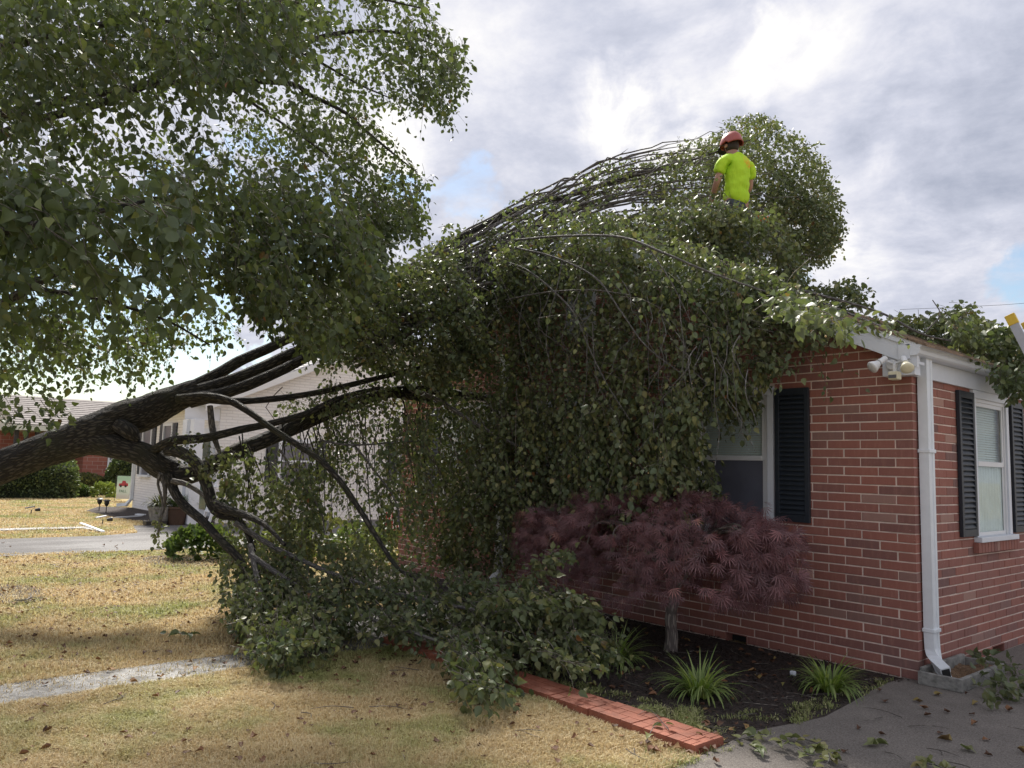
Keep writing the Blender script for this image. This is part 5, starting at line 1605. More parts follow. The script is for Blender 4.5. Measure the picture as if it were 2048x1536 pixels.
# ================================================================== LILY TURF
def blades(n, R, Lm, seed, wdt=.0065):
    r = np.random.default_rng(seed); Vs, Fs, Rs = [], [], []; b = 0
    for i in range(n):
        a = r.uniform(0, 6.283); L_ = Lm * r.uniform(.6, 1.1); lean = r.uniform(.15, 1.0) ** .8
        p = np.array([R * r.uniform(0, 1) * math.cos(a), R * r.uniform(0, 1) * math.sin(a), 0.0])
        dh = np.array([math.cos(a + r.normal(0, .3)), math.sin(a + r.normal(0, .3)), 0]); sd_ = np.array([-dh[1], dh[0], 0])
        K = 7; ang = math.pi / 2 - .15 - lean * .45; pts = [p]
        for k in range(K):
            pts.append(pts[-1] + (dh * math.cos(ang) + np.array([0, 0, math.sin(ang)])) * L_ / K); ang -= lean * .42
        for k, q_ in enumerate(pts):
            w_ = wdt * (1 - (k / K) ** 2.2) * (.55 + .45 * min(1, k / 2))
            q_ = np.array([q_[0], q_[1], max(q_[2], .006)])
            Vs += [q_ - sd_ * w_, q_ + sd_ * w_]
        for k in range(K): Fs.append((b + 2 * k, b + 2 * k + 1, b + 2 * k + 3, b + 2 * k + 2))
        Rs += [r.beta(2, 2)] * (2 * (K + 1)); b += 2 * (K + 1)
    return mesh_np('blades', np.array(Vs), np.array(Fs), rnd=np.array(Rs))


for (x, y, s_, lb) in ((-.72, -1.74, 1.0, 'bright green lily turf clump in the mulch nearest the red edging'), (-.27, -.84, .95, 'bright green lily turf clump in the mulch close to the house corner'),
                       (-1.66, -1.55, 1.0, 'shaded lily turf clump beside the fallen leafy bough')):
    g_ = empty('lily_turf', (x, y, .006), lb, 'plant', 'lily turf clumps in the mulch bed')
    link('blades', blades(int(190 * s_), .08, .36 * s_, int(100 * abs(x)), .0075), g_, M['blade'], kind='stuff')


# ================================================================== SHRUBS AND HEDGE BY THE NEIGHBOURS
def bush(name, label, cat, c, rad, n, ls, m, boxy=2.0, seed=1, core=True, down=.0, tpl=None, group=None):
    r = np.random.default_rng(seed)
    root = empty(name, tuple(c), label, cat, group)
    d = norm(r.normal(size=(n, 3))); d[:, 2] = np.abs(d[:, 2]) * np.where(r.random(n) < .8, 1, -.4)
    d = norm(d)
    k = (np.abs(d[:, 0]) ** boxy + np.abs(d[:, 1]) ** boxy + np.abs(d[:, 2]) ** boxy) ** (-1 / boxy)
    sh = 1 - np.abs(r.normal(0, .10, n)) + .08 * snoise(d * 2, .9, seed)
    p = d * (k * sh)[:, None] * np.array(rad) + np.array([0, 0, rad[2] * .45])
    p[:, 2] = np.maximum(p[:, 2], .02)
    ax = norm(d + r.normal(0, .5, (n, 3)) + np.array([0, 0, -down])); nr = d + r.normal(0, .6, (n, 3))
    V, Fc, R_ = place_leaves(tpl or leaf_small(), p, ax, nr, ls * r.uniform(.7, 1.3, n), r.beta(2, 2, n))
    link('foliage', mesh_np('foliage', V, Fc, rnd=R_), root, m, kind='stuff')
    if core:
        me = bpy.data.meshes.new('dark_core'); bm_v, bm_f = [], []
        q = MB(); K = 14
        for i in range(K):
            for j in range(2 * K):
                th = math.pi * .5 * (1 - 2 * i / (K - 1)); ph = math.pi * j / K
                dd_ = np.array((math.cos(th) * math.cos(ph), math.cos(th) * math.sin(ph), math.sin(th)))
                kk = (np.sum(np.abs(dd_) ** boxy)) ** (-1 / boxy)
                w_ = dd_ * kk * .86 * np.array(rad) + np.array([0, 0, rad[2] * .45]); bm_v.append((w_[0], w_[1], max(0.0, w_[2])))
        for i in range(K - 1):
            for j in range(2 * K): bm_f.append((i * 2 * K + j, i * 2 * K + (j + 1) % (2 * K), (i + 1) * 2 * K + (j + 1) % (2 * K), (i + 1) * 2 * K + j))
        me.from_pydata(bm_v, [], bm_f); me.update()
        link('dark_core', me, root, M['bush_core'])  # added solid dark shell, painted shade behind the outer leaves
    return root


M['bush_core'] = simple('shaded_core', (0.012, 0.02, 0.008), .95, .3, 4)  # shade between the leaves is put into this dark green


def GP(px, py): return P(np.array(float(px)), np.array(float(py)), dZ(np.array(float(px)), np.array(float(py)), 0.0))


q = GP(70, 998)
bush('hedge', 'clipped dark green hedge in front of the distant brick house', 'hedge', (q[0] - .9, q[1] - .2, 0), (1.0, 1.55, .95), 9000, .085, M['leaf'], 5, 3)
bush('hedge', 'far end of a clipped hedge seen below the leaning trunk', 'hedge', (q[0] - .8, q[1] - 3.2, 0), (1.0, 1.3, .90), 5000, .085, M['leaf'], 5, 4)
q = GP(147, 995)
bush('round_shrub', 'small round clipped shrub at the end of the hedge', 'shrub', (q[0], q[1] + .1, 0), (.38, .42, .32), 1500, .06, M['shrub'], 2.4, 5)
q = GP(206, 996)
bush('lime_shrub', 'small lime green shrub by the far brick wall', 'shrub', (q[0], q[1], 0), (.35, .38, .36), 260, .15, M['shrub_lime'], 2, 6, core=False)
q = GP(188, 992)
bush('azalea_shrub', 'brownish green loose shrub in front of the far brick wall', 'shrub', (q[0] - 1.5, q[1] + .0, 0), (.8, .8, .55), 2600, .09, M['shrub_brown'], 2, 7)
q = GP(150, 985)
bush('tall_shrub', 'tall drooping green shrub behind the clipped hedge', 'shrub', (q[0] - 2.2, q[1] + .3, 0), (.55, .55, 1.25), 1500, .20, M['shrub'], 2, 8, down=1.2)
q = GP(243, 995)
bush('evergreen_shrub', 'dark evergreen shrub at the corner of the white house', 'shrub', (q[0] - 2.0, q[1] + .55, 0), (.7, .6, 1.05), 3400, .10, M['leaf'], 2.4, 9)
q = GP(395, 1118)
bush('hydrangea', 'leafy green hydrangea shrub on the lawn beside the driveway', 'shrub', (q[0], q[1] + .05, 0), (.38, .46, .32), 620, .105, M['shrub'], 2, 10, core=False, tpl=leaf_template(), down=-.2)
bush('hydrangea', 'smaller pale shrub partly hidden behind the fallen bough', 'shrub', (q[0] + .5, q[1] + 1.15, 0), (.38, .42, .30), 200, .12, M['shrub_lime'], 2, 11, core=False, tpl=leaf_template())
for i, (px, py, lb, r_) in enumerate(((640, 1115, 'wild green shrub behind the drooping twigs', .5), (715, 1130, 'leafy shrub against the far end of the gable wall', .45), (760, 1120, 'low shrub beside the little striped flag', .35))):
    q = GP(px, py)
    bush('border_shrub', lb, 'shrub', (q[0], q[1], 0), (r_, r_, r_ * .9), 420, .085, M['shrub_brown'] if i != 1 else M['shrub'], 2, 20 + i, core=False, group='shrubs behind the fallen bough')

# potted ferns on the neighbour's drive
for i, (px, lb) in enumerate(((318, 'potted fern left of the white porch steps'), (352, 'potted fern right of another fern by the porch steps'))):
    q = GP(px, 1050)
    pt = empty('potted_fern', (q[0], q[1], 0), lb, 'plant', 'potted ferns by the white porch')
    MB().lathe([(.17, 0), (.25, .36), (.27, .37), (.27, .42), (.24, .42), (.22, .37)], n=20).build('pot', M['concrete'] if i == 0 else M['boot'], pt, smooth=False)
    o = link('fronds', blades(90, .12, .52, 7 + i, .02), pt, M['shrub'] if i else M['shrub_brown'], kind='stuff'); o.location = (0, 0, .38)

# small lights, garden flag, little striped flag, white board
for i, (px, py, lb) in enumerate(((198, 1021, 'left of two small black path lights at the mulch edge'), (212, 1025, 'right of two small black path lights at the mulch edge'))):
    q = GP(px, py)
    pl = empty('path_light', (q[0], q[1], 0), lb, 'light', 'path lights by the white house')
    MB().lathe([(.012, 0), (.012, .17)], n=8).build('stake', M['dark'], pl)
    MB().lathe([(.03, .17), (.065, .24), (.065, .30), (.095, .30), (.10, .315), (.05, .345)], n=10).build('lantern', M['dark'], pl)
for i, (px, py, lb) in enumerate(((62, 1029, 'small black solar spotlight alone on the far lawn'), (205, 1050, 'small solar spotlight with pale top beside the driveway walk'))):
    q = GP(px, py)
    pl = empty('solar_spotlight', (q[0], q[1], 0), lb, 'light', 'solar spotlights on the far lawn')
    MB().lathe([(.012, 0), (.012, .12)], n=8).build('stake', M['dark'], pl)
    MB().prism([(-.07, -.14, .15), (.07, -.14, .15), (.07, .06, .19), (-.07, .06, .19)], (0, 0, .02)).build('solar_panel', M['dark'] if i == 0 else M['alu'], pl)
    MB().lathe([(.03, 0), (.045, .09), (.045, .11)], (0, .08, .11), (0, .8, .1), 10).build('lamp_head', M['dark'], pl)

q = GP(244, 1004)
gf = empty('garden_flag', (q[0], q[1], 0), 'pale green garden flag reading FALL beside the white house corner', 'flag')
gf.scale = (.8, .8, .88)
fr_ = idir(1, 0, 0); fr_[2] = 0; fr_ /= np.linalg.norm(fr_); nf = np.array([fr_[1], -fr_[0], 0.0])
MB().sweep([(-fr_ * .32), (-fr_ * .32 + (0, 0, 1.0)), (fr_ * .32 + (0, 0, 1.0))], [(-.008, -.008), (.008, -.008), (.008, .008), (-.008, .008)], up=tuple(nf)).build('pole', M['dark'], gf)
fm, fq, fb, fo = mat('flag_cloth')
fz = fq('ShaderNodeSeparateXYZ', ins={0: fq('ShaderNodeTexCoord').outputs['Object']}).outputs[2]
fq.t.links.new(fq.ramp(fz, [(.2, (0.48, 0.46, 0.42)), (.35, (0.50, 0.56, 0.50)), (.62, (0.52, 0.58, 0.52)), (.85, (0.30, 0.45, 0.34))]), fb.inputs['Base Color'])
fv = [(-fr_ * .27 + (0, 0, .98)), (fr_ * .29 + (0, 0, .98)), (fr_ * .29 + (0, 0, .12)), (-fr_ * .27 + (0, 0, .12))]
MB().prism(fv, tuple(nf * .006)).build('cloth', fm, gf)
tr_ = MB()


def fpt(a, b): return fr_ * a + np.array([0, 0, b]) + nf * .009


def fpoly(mb, pts): mb.prism([fpt(a, b) for a, b in pts], tuple(nf * .004)); return mb


fpoly(tr_, [(-.18, .60), (.2, .60), (.2, .70), (.12, .72), (.08, .80), (-.04, .80), (-.06, .71), (-.18, .69)]).build('red_motif', simple('flag_red', (.32, .04, .05), .8), gf)
tr_ = MB()
for a in (-.1, .1): fpoly(tr_, [(a + .05 * math.cos(t), .60 + .05 * math.sin(t)) for t in np.linspace(0, 6.283, 12, endpoint=False)])
tr_.build('dark_motif', M['dark'], gf)
tx = bpy.data.curves.new('lettering', 'FONT'); tx.body = 'FALL'; tx.size = .15; tx.extrude = .002; tx.align_x = 'CENTER'
tx.materials.append(simple('flag_green', (.07, .16, .10), .8)); to_ = bpy.data.objects.new('tmp', tx); COL.objects.link(to_); bpy.context.view_layer.update()
lme = bpy.data.meshes.new_from_object(to_.evaluated_get(bpy.context.evaluated_depsgraph_get())); bpy.data.objects.remove(to_)
to = bpy.data.objects.new('lettering', lme); COL.objects.link(to); to.parent = gf
to.matrix_local = Matrix(((fr_[0], 0, nf[0], nf[0] * .012), (fr_[1], 0, nf[1], nf[1] * .012), (0, 1, 0, .36), (0, 0, 0, 1)))

q = GP(805, 1118)
uf = empty('striped_flag', (q[0], q[1], 0), 'small american flag on a stake near the gable wall behind twigs', 'flag')
MB().lathe([(.006, 0), (.006, .75)], (0, 0, 0), n=6).build('pole', M['dark'], uf)
u2 = idir(1, 0, 0); u2[2] = 0; u2 /= np.linalg.norm(u2); n2_ = np.array([u2[1], -u2[0], 0])
red, wht, blu = simple('flag_stripe_red', (.35, .03, .04), .8), simple('flag_stripe_white', (.6, .58, .58), .8), simple('flag_canton_blue', (.02, .03, .12), .8)
Hf, Wf = .50, .30
for k in range(13):      # hanging vertically from its short side
    mb = MB(); mb.prism([-u2 * (.0 + Wf * k / 13) + (0, 0, .74), -u2 * (Wf * (k + 1) / 13) + (0, 0, .74), -u2 * (Wf * (k + 1) / 13) + (0, 0, .74 - Hf), -u2 * (Wf * k / 13) + (0, 0, .74 - Hf)], tuple(n2_ * .003))
    mb.build('stripe', red if k % 2 == 0 else wht, uf)
mb = MB(); mb.prism([n2_ * .005 + (0, 0, .74), n2_ * .005 - u2 * Wf * 7 / 13 + (0, 0, .74), n2_ * .005 - u2 * Wf * 7 / 13 + (0, 0, .74 - .2), n2_ * .005 + (0, 0, .54)], tuple(n2_ * .002)); can = mb.build('canton', blu, uf)
mb = MB()
for i in range(9):
    for j in range(6 if i % 2 == 0 else 5):
        cx_ = .012 + (j + (0 if i % 2 == 0 else .5)) * Wf * 7 / 13 / 6 * .98; cz_ = .73 - i * .2 / 9.3 - .006
        st5 = []
        for k in range(10):
            rr5 = .0085 if k % 2 == 0 else .0035; a = math.pi / 2 + k * math.pi / 5
            st5.append(n2_ * .0085 - u2 * (cx_ + rr5 * math.cos(a)) + np.array([0, 0, cz_ + rr5 * math.sin(a)]))
        mb.prism(st5, tuple(n2_ * .001))
mb.build('stars', wht, can, kind='stuff')

qa, qb = GP(165, 1050), GP(210, 1067)
dd_ = qb - qa; dd_[2] = 0
sdv_ = np.cross(dd_, (0, 0, 1)); sdv_ /= np.linalg.norm(sdv_)
MB().prism([qa + (0, 0, .02), qb + (0, 0, .02), qb + sdv_ * .07 + (0, 0, .02), qa + sdv_ * .07 + (0, 0, .02)], (0, 0, .03)).build('white_board', M['white'], None, label='thin white board lying on the grass by the driveway edge', cat='board')
for i, (a, b, c_, d_) in enumerate(((232, 1038, 285, 1034), (275, 1031, 292, 1032))):
    qa, qb = GP(a, b), GP(c_, d_)
    MB().prism([qa + (0, 0, .02), qb + (0, 0, .02), qb + (.12, -.1, .02), qa + (.12, -.1, .02)], (0, 0, .03)).build('edging_board', M['white'], None, label=('long' if i == 0 else 'short') + ' pale edging board along the neighbour mulch bed', cat='board')


# ================================================================== PERSON ON THE ROOF
def skinned(name, verts, edges, radii, m, parent, sub=2, smooth=True, root=0):
    me = bpy.data.meshes.new(name); me.from_pydata([tuple(map(float, v)) for v in verts], edges, []); me.update()
    o = link(name, me, parent, m)
    sk_ = o.modifiers.new('skin', 'SKIN'); sk_.use_smooth_shade = True
    for i, r in enumerate(radii):
        d = me.skin_vertices[0].data[i]
        d.radius = (r, r) if isinstance(r, float) else r
        d.use_root = (i == root)
    s_ = o.modifiers.new('sub', 'SUBSURF'); s_.levels = sub; s_.render_levels = sub
    return o


hp = P(np.array(1472.), np.array(264.), np.array(9.95))       # top of the helmet
Hh = 1.83
foot_z = hp[2] - Hh
per = empty('person', (float(hp[0]), float(hp[1]), float(foot_z)), 'person in neon yellow shirt and red helmet standing on the roof, back turned', 'person')
yaw = math.atan2(.645, -.757) - math.pi / 2 + math.radians(20)
per.rotation_euler = (0, 0, yaw)
# local: +x to the person's right, +y forward, z up
V_ = [(0, 0, .93), (0, -.01, 1.05), (0, -.02, 1.20), (0, -.035, 1.34), (0, -.02, 1.45), (0, .015, 1.51), (0, .06, 1.57), (-.005, .10, 1.65), (-.01, .115, 1.73),
      (-.10, -.01, 1.44), (-.19, -.01, 1.415), (-.255, .04, 1.15), (-.23, .20, .96), (-.225, .235, .92),
      (.10, -.01, 1.44), (.19, -.01, 1.415), (.245, .05, 1.15), (.17, .24, 1.02), (.155, .28, .995),
      (-.10, 0, .90), (-.12, .03, .50), (-.125, -.02, .09), (-.13, .12, .04), (.10, 0, .90), (.13, .03, .50), (.135, -.02, .09), (.14, .12, .04)]
E_ = [(0, 1), (1, 2), (2, 3), (3, 4), (4, 5), (5, 6), (6, 7), (7, 8), (4, 9), (9, 10), (10, 11), (11, 12), (12, 13), (4, 14), (14, 15), (15, 16), (16, 17), (17, 18), (0, 19), (19, 20), (20, 21), (21, 22), (0, 23), (23, 24), (24, 25), (25, 26)]
R_ = [(.12, .085), (.115, .085), (.12, .085), (.125, .085), (.10, .07), (.06, .06), (.058, .060), (.078, .092), (.072, .085),
      (.06, .055), (.050, .050), (.045, .045), (.031, .031), (.036, .022), (.06, .055), (.050, .050), (.045, .045), (.031, .031), (.036, .022),
      (.088, .09), (.058, .062), (.042, .045), (.04, .03), (.088, .09), (.058, .062), (.042, .045), (.04, .03)]
body_o = skinned('body', V_, E_, R_, M['skin'], per)
# five-fingered hands
for sx_, w0, dr in ((-1, np.array([-.225, .235, .92]), norm(np.array([.02, .45, -.75]))), (1, np.array([.155, .28, .995]), norm(np.array([-.1, .6, -.35])))):
    vv, ee, rr_ = [w0 - dr * .02], [], [.022]
    sdx = np.cross(dr, (0, 0, 1.0)); sdx /= np.linalg.norm(sdx)
    for f_, (off, ln) in enumerate(((-.030, .068), (-.010, .078), (.010, .074), (.029, .058))):
        b = len(vv)
        k1 = w0 + dr * .035 + sdx * off; k2 = k1 + dr * ln * .45 + np.array([0, 0, -.008]); k3 = k2 + norm(dr + np.array([0, -.6, -.5])) * ln * .5
        vv += [k1, k2, k3]; rr_ += [.010, .009, .0075]; ee += [(0, b), (b, b + 1), (b + 1, b + 2)]
    b = len(vv); k1 = w0 - sdx * .035 * sx_ * -1 + dr * .005; vv += [k1, k1 + norm(dr - sdx * .8 * sx_ * -1) * .04]; rr_ += [.011, .009]; ee += [(0, b), (b, b + 1)]
    skinned('hand', vv, ee, rr_, M['skin'], body_o, 1)
# face parts, ears, hair
MB().lathe([(.0, -.012), (.011, 0), (.012, .012), (.004, .022)], (-.012, .195, 1.655), (0, 1, -.25), 8).build('nose', M['skin'], per, smooth=True)
for sx_ in (-1, 1):
    MB().lathe([(.006, -.008), (.024, 0), (.028, .008), (.016, .014)], (sx_ * .082 - .005, .085, 1.665), (sx_, -.3, 0), 10).build('ear', M['skin'], per, smooth=True)
    MB().lathe([(.004, -.004), (.011, 0), (.005, .005)], (sx_ * .03 - .012, .182, 1.69), (0, 1, 0), 8).build('eye', M['dark'], per, smooth=True)
MB().box(-.034, .012, .183, .190, 1.612, 1.619).build('mouth', simple('lips', (.25, .09, .08), .5), per, bevel=.002)
hv = []
hr = MB()
pr = [(.0, 1.60), (.070, 1.605), (.087, 1.64), (.093, 1.69), (.088, 1.74), (.05, 1.79), (.0, 1.80)]
vs, fs = [], []
for (r, z_) in pr:
    for k in range(18):
        a = 2 * math.pi * k / 18
        vs.append((-.006 + r * .90 * math.cos(a), .088 + r * 1.05 * math.sin(a) - .012, z_))
for i in range(len(pr) - 1):
    for k in range(18):
        a = 2 * math.pi * (k + .5) / 18
        if math.sin(a) > .35 and i < 3: continue
        fs.append((i * 18 + k, i * 18 + (k + 1) % 18, (i + 1) * 18 + (k + 1) % 18, (i + 1) * 18 + k))
hr.add(vs, fs).build('hair', M['hair'], per, smooth=True)
# helmet: ribbed shell with dark vents, peak and nape pad, tilted forward
vs, fs = [], []
for i in range(13):
    th = i / 12 * math.pi / 2
    for k in range(32):
        a = 2 * math.pi * k / 32
        rib = 1 + .035 * math.cos(4 * a + .4) * math.sin(th) ** .5 * math.cos(th) * 2
        r = math.sin(th) * rib
        z_ = math.cos(th) * .155
        drop = -.035 if math.sin(a) < -.3 and i > 9 else (.012 if math.sin(a) > .5 and i > 9 else 0)
        vs.append((.118 * r * math.cos(a), .152 * r * math.sin(a), z_ + drop))
for i in range(12):
    for k in range(32): fs.append((i * 32 + k, i * 32 + (k + 1) % 32, (i + 1) * 32 + (k + 1) % 32, (i + 1) * 32 + k))
hl = MB().add(vs, fs).build('helmet', M['helmet'], per, smooth=True)
so = hl.modifiers.new('s', 'SOLIDIFY'); so.thickness = .012
hl.location = (-.006, .085, 1.695); hl.rotation_euler = (math.radians(-14), 0, math.radians(8))
for k, a in enumerate((-2.6, -2.05, -1.35, -.7, -.2, 3.4)):
    vt = []
    for t_ in (.55, .8, 1.05, 1.3):
        for w_ in (-.11, .11):
            r = math.sin(t_) * 1.025
            vt.append((.118 * r * math.cos(a + w_ * (1.2 - abs(t_ - .9))), .152 * r * math.sin(a + w_ * (1.2 - abs(t_ - .9))), math.cos(t_) * .160))
    MB().add(vt, [(0, 1, 3, 2), (2, 3, 5, 4), (4, 5, 7, 6)]).build('vent', M['black'], hl)
MB().add([(.118 * 1.03 * math.cos(a), .152 * 1.03 * math.sin(a), .012) for a in np.linspace(.5, 2.64, 9)] + [(.125 * 1.12 * math.cos(a), .152 * 1.42 * math.sin(a), -.012) for a in np.linspace(.6, 2.54, 9)],
         [(k, k + 1, k + 10, k + 9) for k in range(8)]).build('peak', M['black'], hl, smooth=True)
MB().sweep([(-.095, .09, 1.69), (-.085, .12, 1.63), (-.04, .16, 1.585), (.03, .16, 1.585), (.075, .12, 1.63), (.085, .09, 1.69)], [(-.006, -.002), (.006, -.002), (.006, .002), (-.006, .002)], up=(0, 1, 0)).build('chin_strap', M['black'], per)
# shirt and trousers
sv = [(0, .0, .85), (0, -.01, 1.05), (0, -.02, 1.20), (0, -.04, 1.34), (0, -.025, 1.445), (0, .005, 1.495), (-.10, -.012, 1.45), (-.195, -.01, 1.42), (-.24, .025, 1.24), (.10, -.012, 1.45), (.195, -.01, 1.42), (.235, .03, 1.24)]
se = [(0, 1), (1, 2), (2, 3), (3, 4), (4, 5), (4, 6), (6, 7), (7, 8), (4, 9), (9, 10), (10, 11)]
sr = [(.205, .155), (.175, .135), (.168, .13), (.175, .13), (.14, .105), (.075, .075), (.095, .09), (.088, .085), (.078, .075), (.095, .09), (.088, .085), (.078, .075)]
sh_o = skinned('shirt', sv, se, sr, M['shirt'], per, 3)
tx_ = bpy.data.textures.new('cloth_folds', 'CLOUDS'); tx_.noise_scale = .09
dm = sh_o.modifiers.new('folds', 'DISPLACE'); dm.texture = tx_; dm.strength = .045; dm.mid_level = .5
tv_ = [(0, 0, .97), (0, 0, .90), (-.10, 0, .82), (-.12, .03, .50), (-.125, -.01, .10), (.10, 0, .82), (.13, .03, .50), (.135, -.01, .10)]
skinned('trousers', tv_, [(0, 1), (1, 2), (2, 3), (3, 4), (1, 5), (5, 6), (6, 7)], [(.155, .12), (.155, .12), (.105, .11), (.078, .082), (.07, .075), (.105, .11), (.078, .082), (.07, .075)], M['trouser'], per, 2)
for sx_ in (-1, 1):
    skinned('boot', [(sx_ * .13, -.03, .12), (sx_ * .13, -.02, .05), (sx_ * .135, .08, .035), (sx_ * .14, .17, .03)], [(0, 1), (1, 2), (2, 3)], [(.058, .06), (.055, .05), (.052, .036), (.045, .028)], M['boot'], per, 2)

# chainsaw hanging at the right hip
cs_p = P(np.array(1519.), np.array(444.), np.array(9.75))
saw = empty('chainsaw', tuple(map(float, cs_p)), 'orange chainsaw hanging at the hip of the roof worker among leaves', 'chainsaw', rz=yaw)
MB().prism([(-.03, -.1, -.02), (-.03, .06, -.06), (-.03, .10, .04), (-.03, .02, .09), (-.03, -.10, .06)], (.09, 0, 0)).build('motor_body', M['orange'], saw, bevel=.012)
MB().sweep([(0, -.08, .06), (0, -.05, .15), (0, .05, .16), (0, .09, .06)], [(-.012, -.012), (.012, -.012), (.012, .012), (-.012, .012)], up=(1, 0, 0)).build('handle', M['black'], saw, bevel=.004)
MB().prism([(.0, .08, -.01), (.0, .40, -.16), (.0, .42, -.19), (.0, .38, -.21), (.0, .07, -.06)], (.006, 0, 0)).build('guide_bar', M['alu'], saw)

# ================================================================== MULCH CHIPS, GRASS, LITTER
bed = [(-3.05, -2.36), (-.13, -2.37), (-.1, -2.1), (-.04, -1.75), (-.02, -1.45), (-.06, -1.0), (-.1, -.65), (-.13, -.3), (-.004, -.02), (-3.6, -.02), (-3.6, -2.0)]
n = 15000
x, y = sample_poly(bed, n)
tv = np.array([(0, 0, 0), (.5, .16, .05), (1, .03, 0), (.5, -.14, .02)]); tf = np.array([(0, 1, 2), (0, 2, 3)])
base = np.stack([x, y, .008 + rng.uniform(0, .018, n)], -1)
a = rng.uniform(0, 6.283, n)
V, Fc, R_ = place_leaves((tv[:, [1, 0, 2]], tf), base, np.stack([np.cos(a), np.sin(a), rng.normal(0, .28, n)], -1), np.stack([rng.normal(0, .5, n), rng.normal(0, .5, n), np.ones(n)], -1), rng.uniform(.012, .045, n), rng.beta(1.3, 2.2, n))
link('mulch_chips', mesh_np('mulch_chips', V, Fc, rnd=R_), None, M['chip'], kind='stuff', label='dark shredded bark mulch covering the bed by the wall', cat='mulch')


def grass(name, polys, dens, hmin, hmax, wdt, label, green=0.0, mtl='grass', thin=None):
    Xs, Ys = [], []
    for poly, nn in polys:
        x, y = sample_poly(poly, nn); Xs.append(x); Ys.append(y)
    x = np.concatenate(Xs); y = np.concatenate(Ys)
    p = np.stack([x, y, np.zeros_like(x)], -1)
    if mtl == 'weed': p = p[(snoise(p, 2.4, 88) + rng.normal(0, .25, len(p))) > .02]; x, y = p[:, 0], p[:, 1]
    iv, sx_, sy_, z = in_view(p, 140)
    pk = np.clip((5.2 / np.maximum(z, .1)) ** 2, 0, 1) if thin is None else thin(z)
    keep = iv & (rng.random(len(x)) < pk)
    x, y, z = x[keep], y[keep], z[keep]; n = len(x)
    h = rng.uniform(hmin, hmax, n) * (1 + .45 * snoise(np.stack([x, y, 0 * x], -1), 1.1, 77)); w_ = wdt * np.clip(z / 5, .8, 3.4)
    a = rng.uniform(0, 6.283, n); l = rng.uniform(.1, 1.2, n)
    dx, dy = np.cos(a), np.sin(a)
    b0 = np.stack([x - dy * w_, y + dx * w_, np.zeros(n)], -1); b1 = np.stack([x + dy * w_, y - dx * w_, np.zeros(n)], -1)
    m0 = np.stack([x + dx * h * l * .35 - dy * w_ * .8, y + dy * h * l * .35 + dx * w_ * .8, h * .6], -1); m1 = np.stack([x + dx * h * l * .35 + dy * w_ * .8, y + dy * h * l * .35 - dx * w_ * .8, h * .6], -1)
    t = np.stack([x + dx * h * l * 1.1, y + dy * h * l * 1.1, h * (1.0 - .3 * l)], -1)
    V = np.stack([b0, b1, m1, m0, t], 1).reshape(-1, 3)
    i = (np.arange(n) * 5)[:, None]
    me = mesh_np(name, V, [np.hstack([i, i + 1, i + 2, i + 3]), np.hstack([i + 3, i + 2, i + 4])], rnd=np.repeat(np.clip(rng.beta(2, 2, n) + green, 0, 1), 5))
    print(name, n)
    return link(name, me, None, M[mtl], kind='stuff', label=label, cat='grass')


la = [(-3.10, -6.4), (.0, -6.4), (-.02, -2.68), (-3.10, -2.68)]
lb_ = [(-12, -7), (-3.54, -7), (-3.54, -2.7), (-4.7, -2.7), (-4.7, -1.4), (-7.4, -1.2), (-7.4, 3), (-11.0, 3), (-11.05, -2)]
grass('grass', [(la, 300000), (lb_, 380000), ([(-3.6, -7), (-3.05, -7), (-3.05, -2.7), (-3.6, -2.7)], 4000)], 1, .018, .046, .0027, 'patchy dry yellow and green lawn grass in front of the house', mtl='grass')
lc = [(-30, -9), (-13.95, -9), (-13.95, -2.4), (-14.3, -1.6), (-16.1, -1.2), (-16.1, -.4), (-18.5, -1), (-21.5, -1.05), (-23.5, -.2), (-23, .8), (-28, 1.5), (-30, 1.5)]
grass('far_grass', [(lc, 110000)], 1, .03, .06, .003, 'lawn grass in front of the neighbouring houses', thin=lambda z: np.full(len(z), .9))
# weeds creeping along the bed, the pavers and the asphalt
M['weed'] = leaf_mat('weed_blade', [(0, (0.14, 0.18, 0.05)), (.5, (0.30, 0.34, 0.12)), (1, (0.58, 0.52, 0.30))], trans=.3, tcol=(.3, .35, .08), edge=(.2, .17, .08))
we = [([(-2.6, -2.40), (-.3, -2.40), (-.1, -2.2), (-.3, -1.95), (-1.2, -2.15), (-2.6, -2.2)], 16000), ([(-.45, -2.3), (.02, -2.3), (.0, -1.6), (-.06, -.6), (-.14, -.1), (-.25, -.3), (-.22, -1.2)], 7000), ([(-.35, -2.75), (.02, -3.2), (.03, -2.4), (-.1, -2.35)], 2500)]
grass('weeds', we, 1, .02, .05, .0028, 'pale creeping weeds along the edge of mulch bed and asphalt', mtl='weed', thin=lambda z: np.full(len(z), .8))


def curl_leaf(k, seed):
    r = np.random.default_rng(seed)
    tv, tf = leaf_template(wdt=.42); tv = tv.copy()
    tv[:, 2] += k * (tv[:, 0] ** 2) * 2.2 + .35 * k * (tv[:, 1] - .5) ** 2
    tv[:, 1] -= .5; tv[:, 0] *= r.uniform(.55, 1.1); tv[:, 2] *= .6; tv += r.normal(0, .07, tv.shape); tv[:, 2] -= tv[:, 2].min() - .01
    return tv, tf


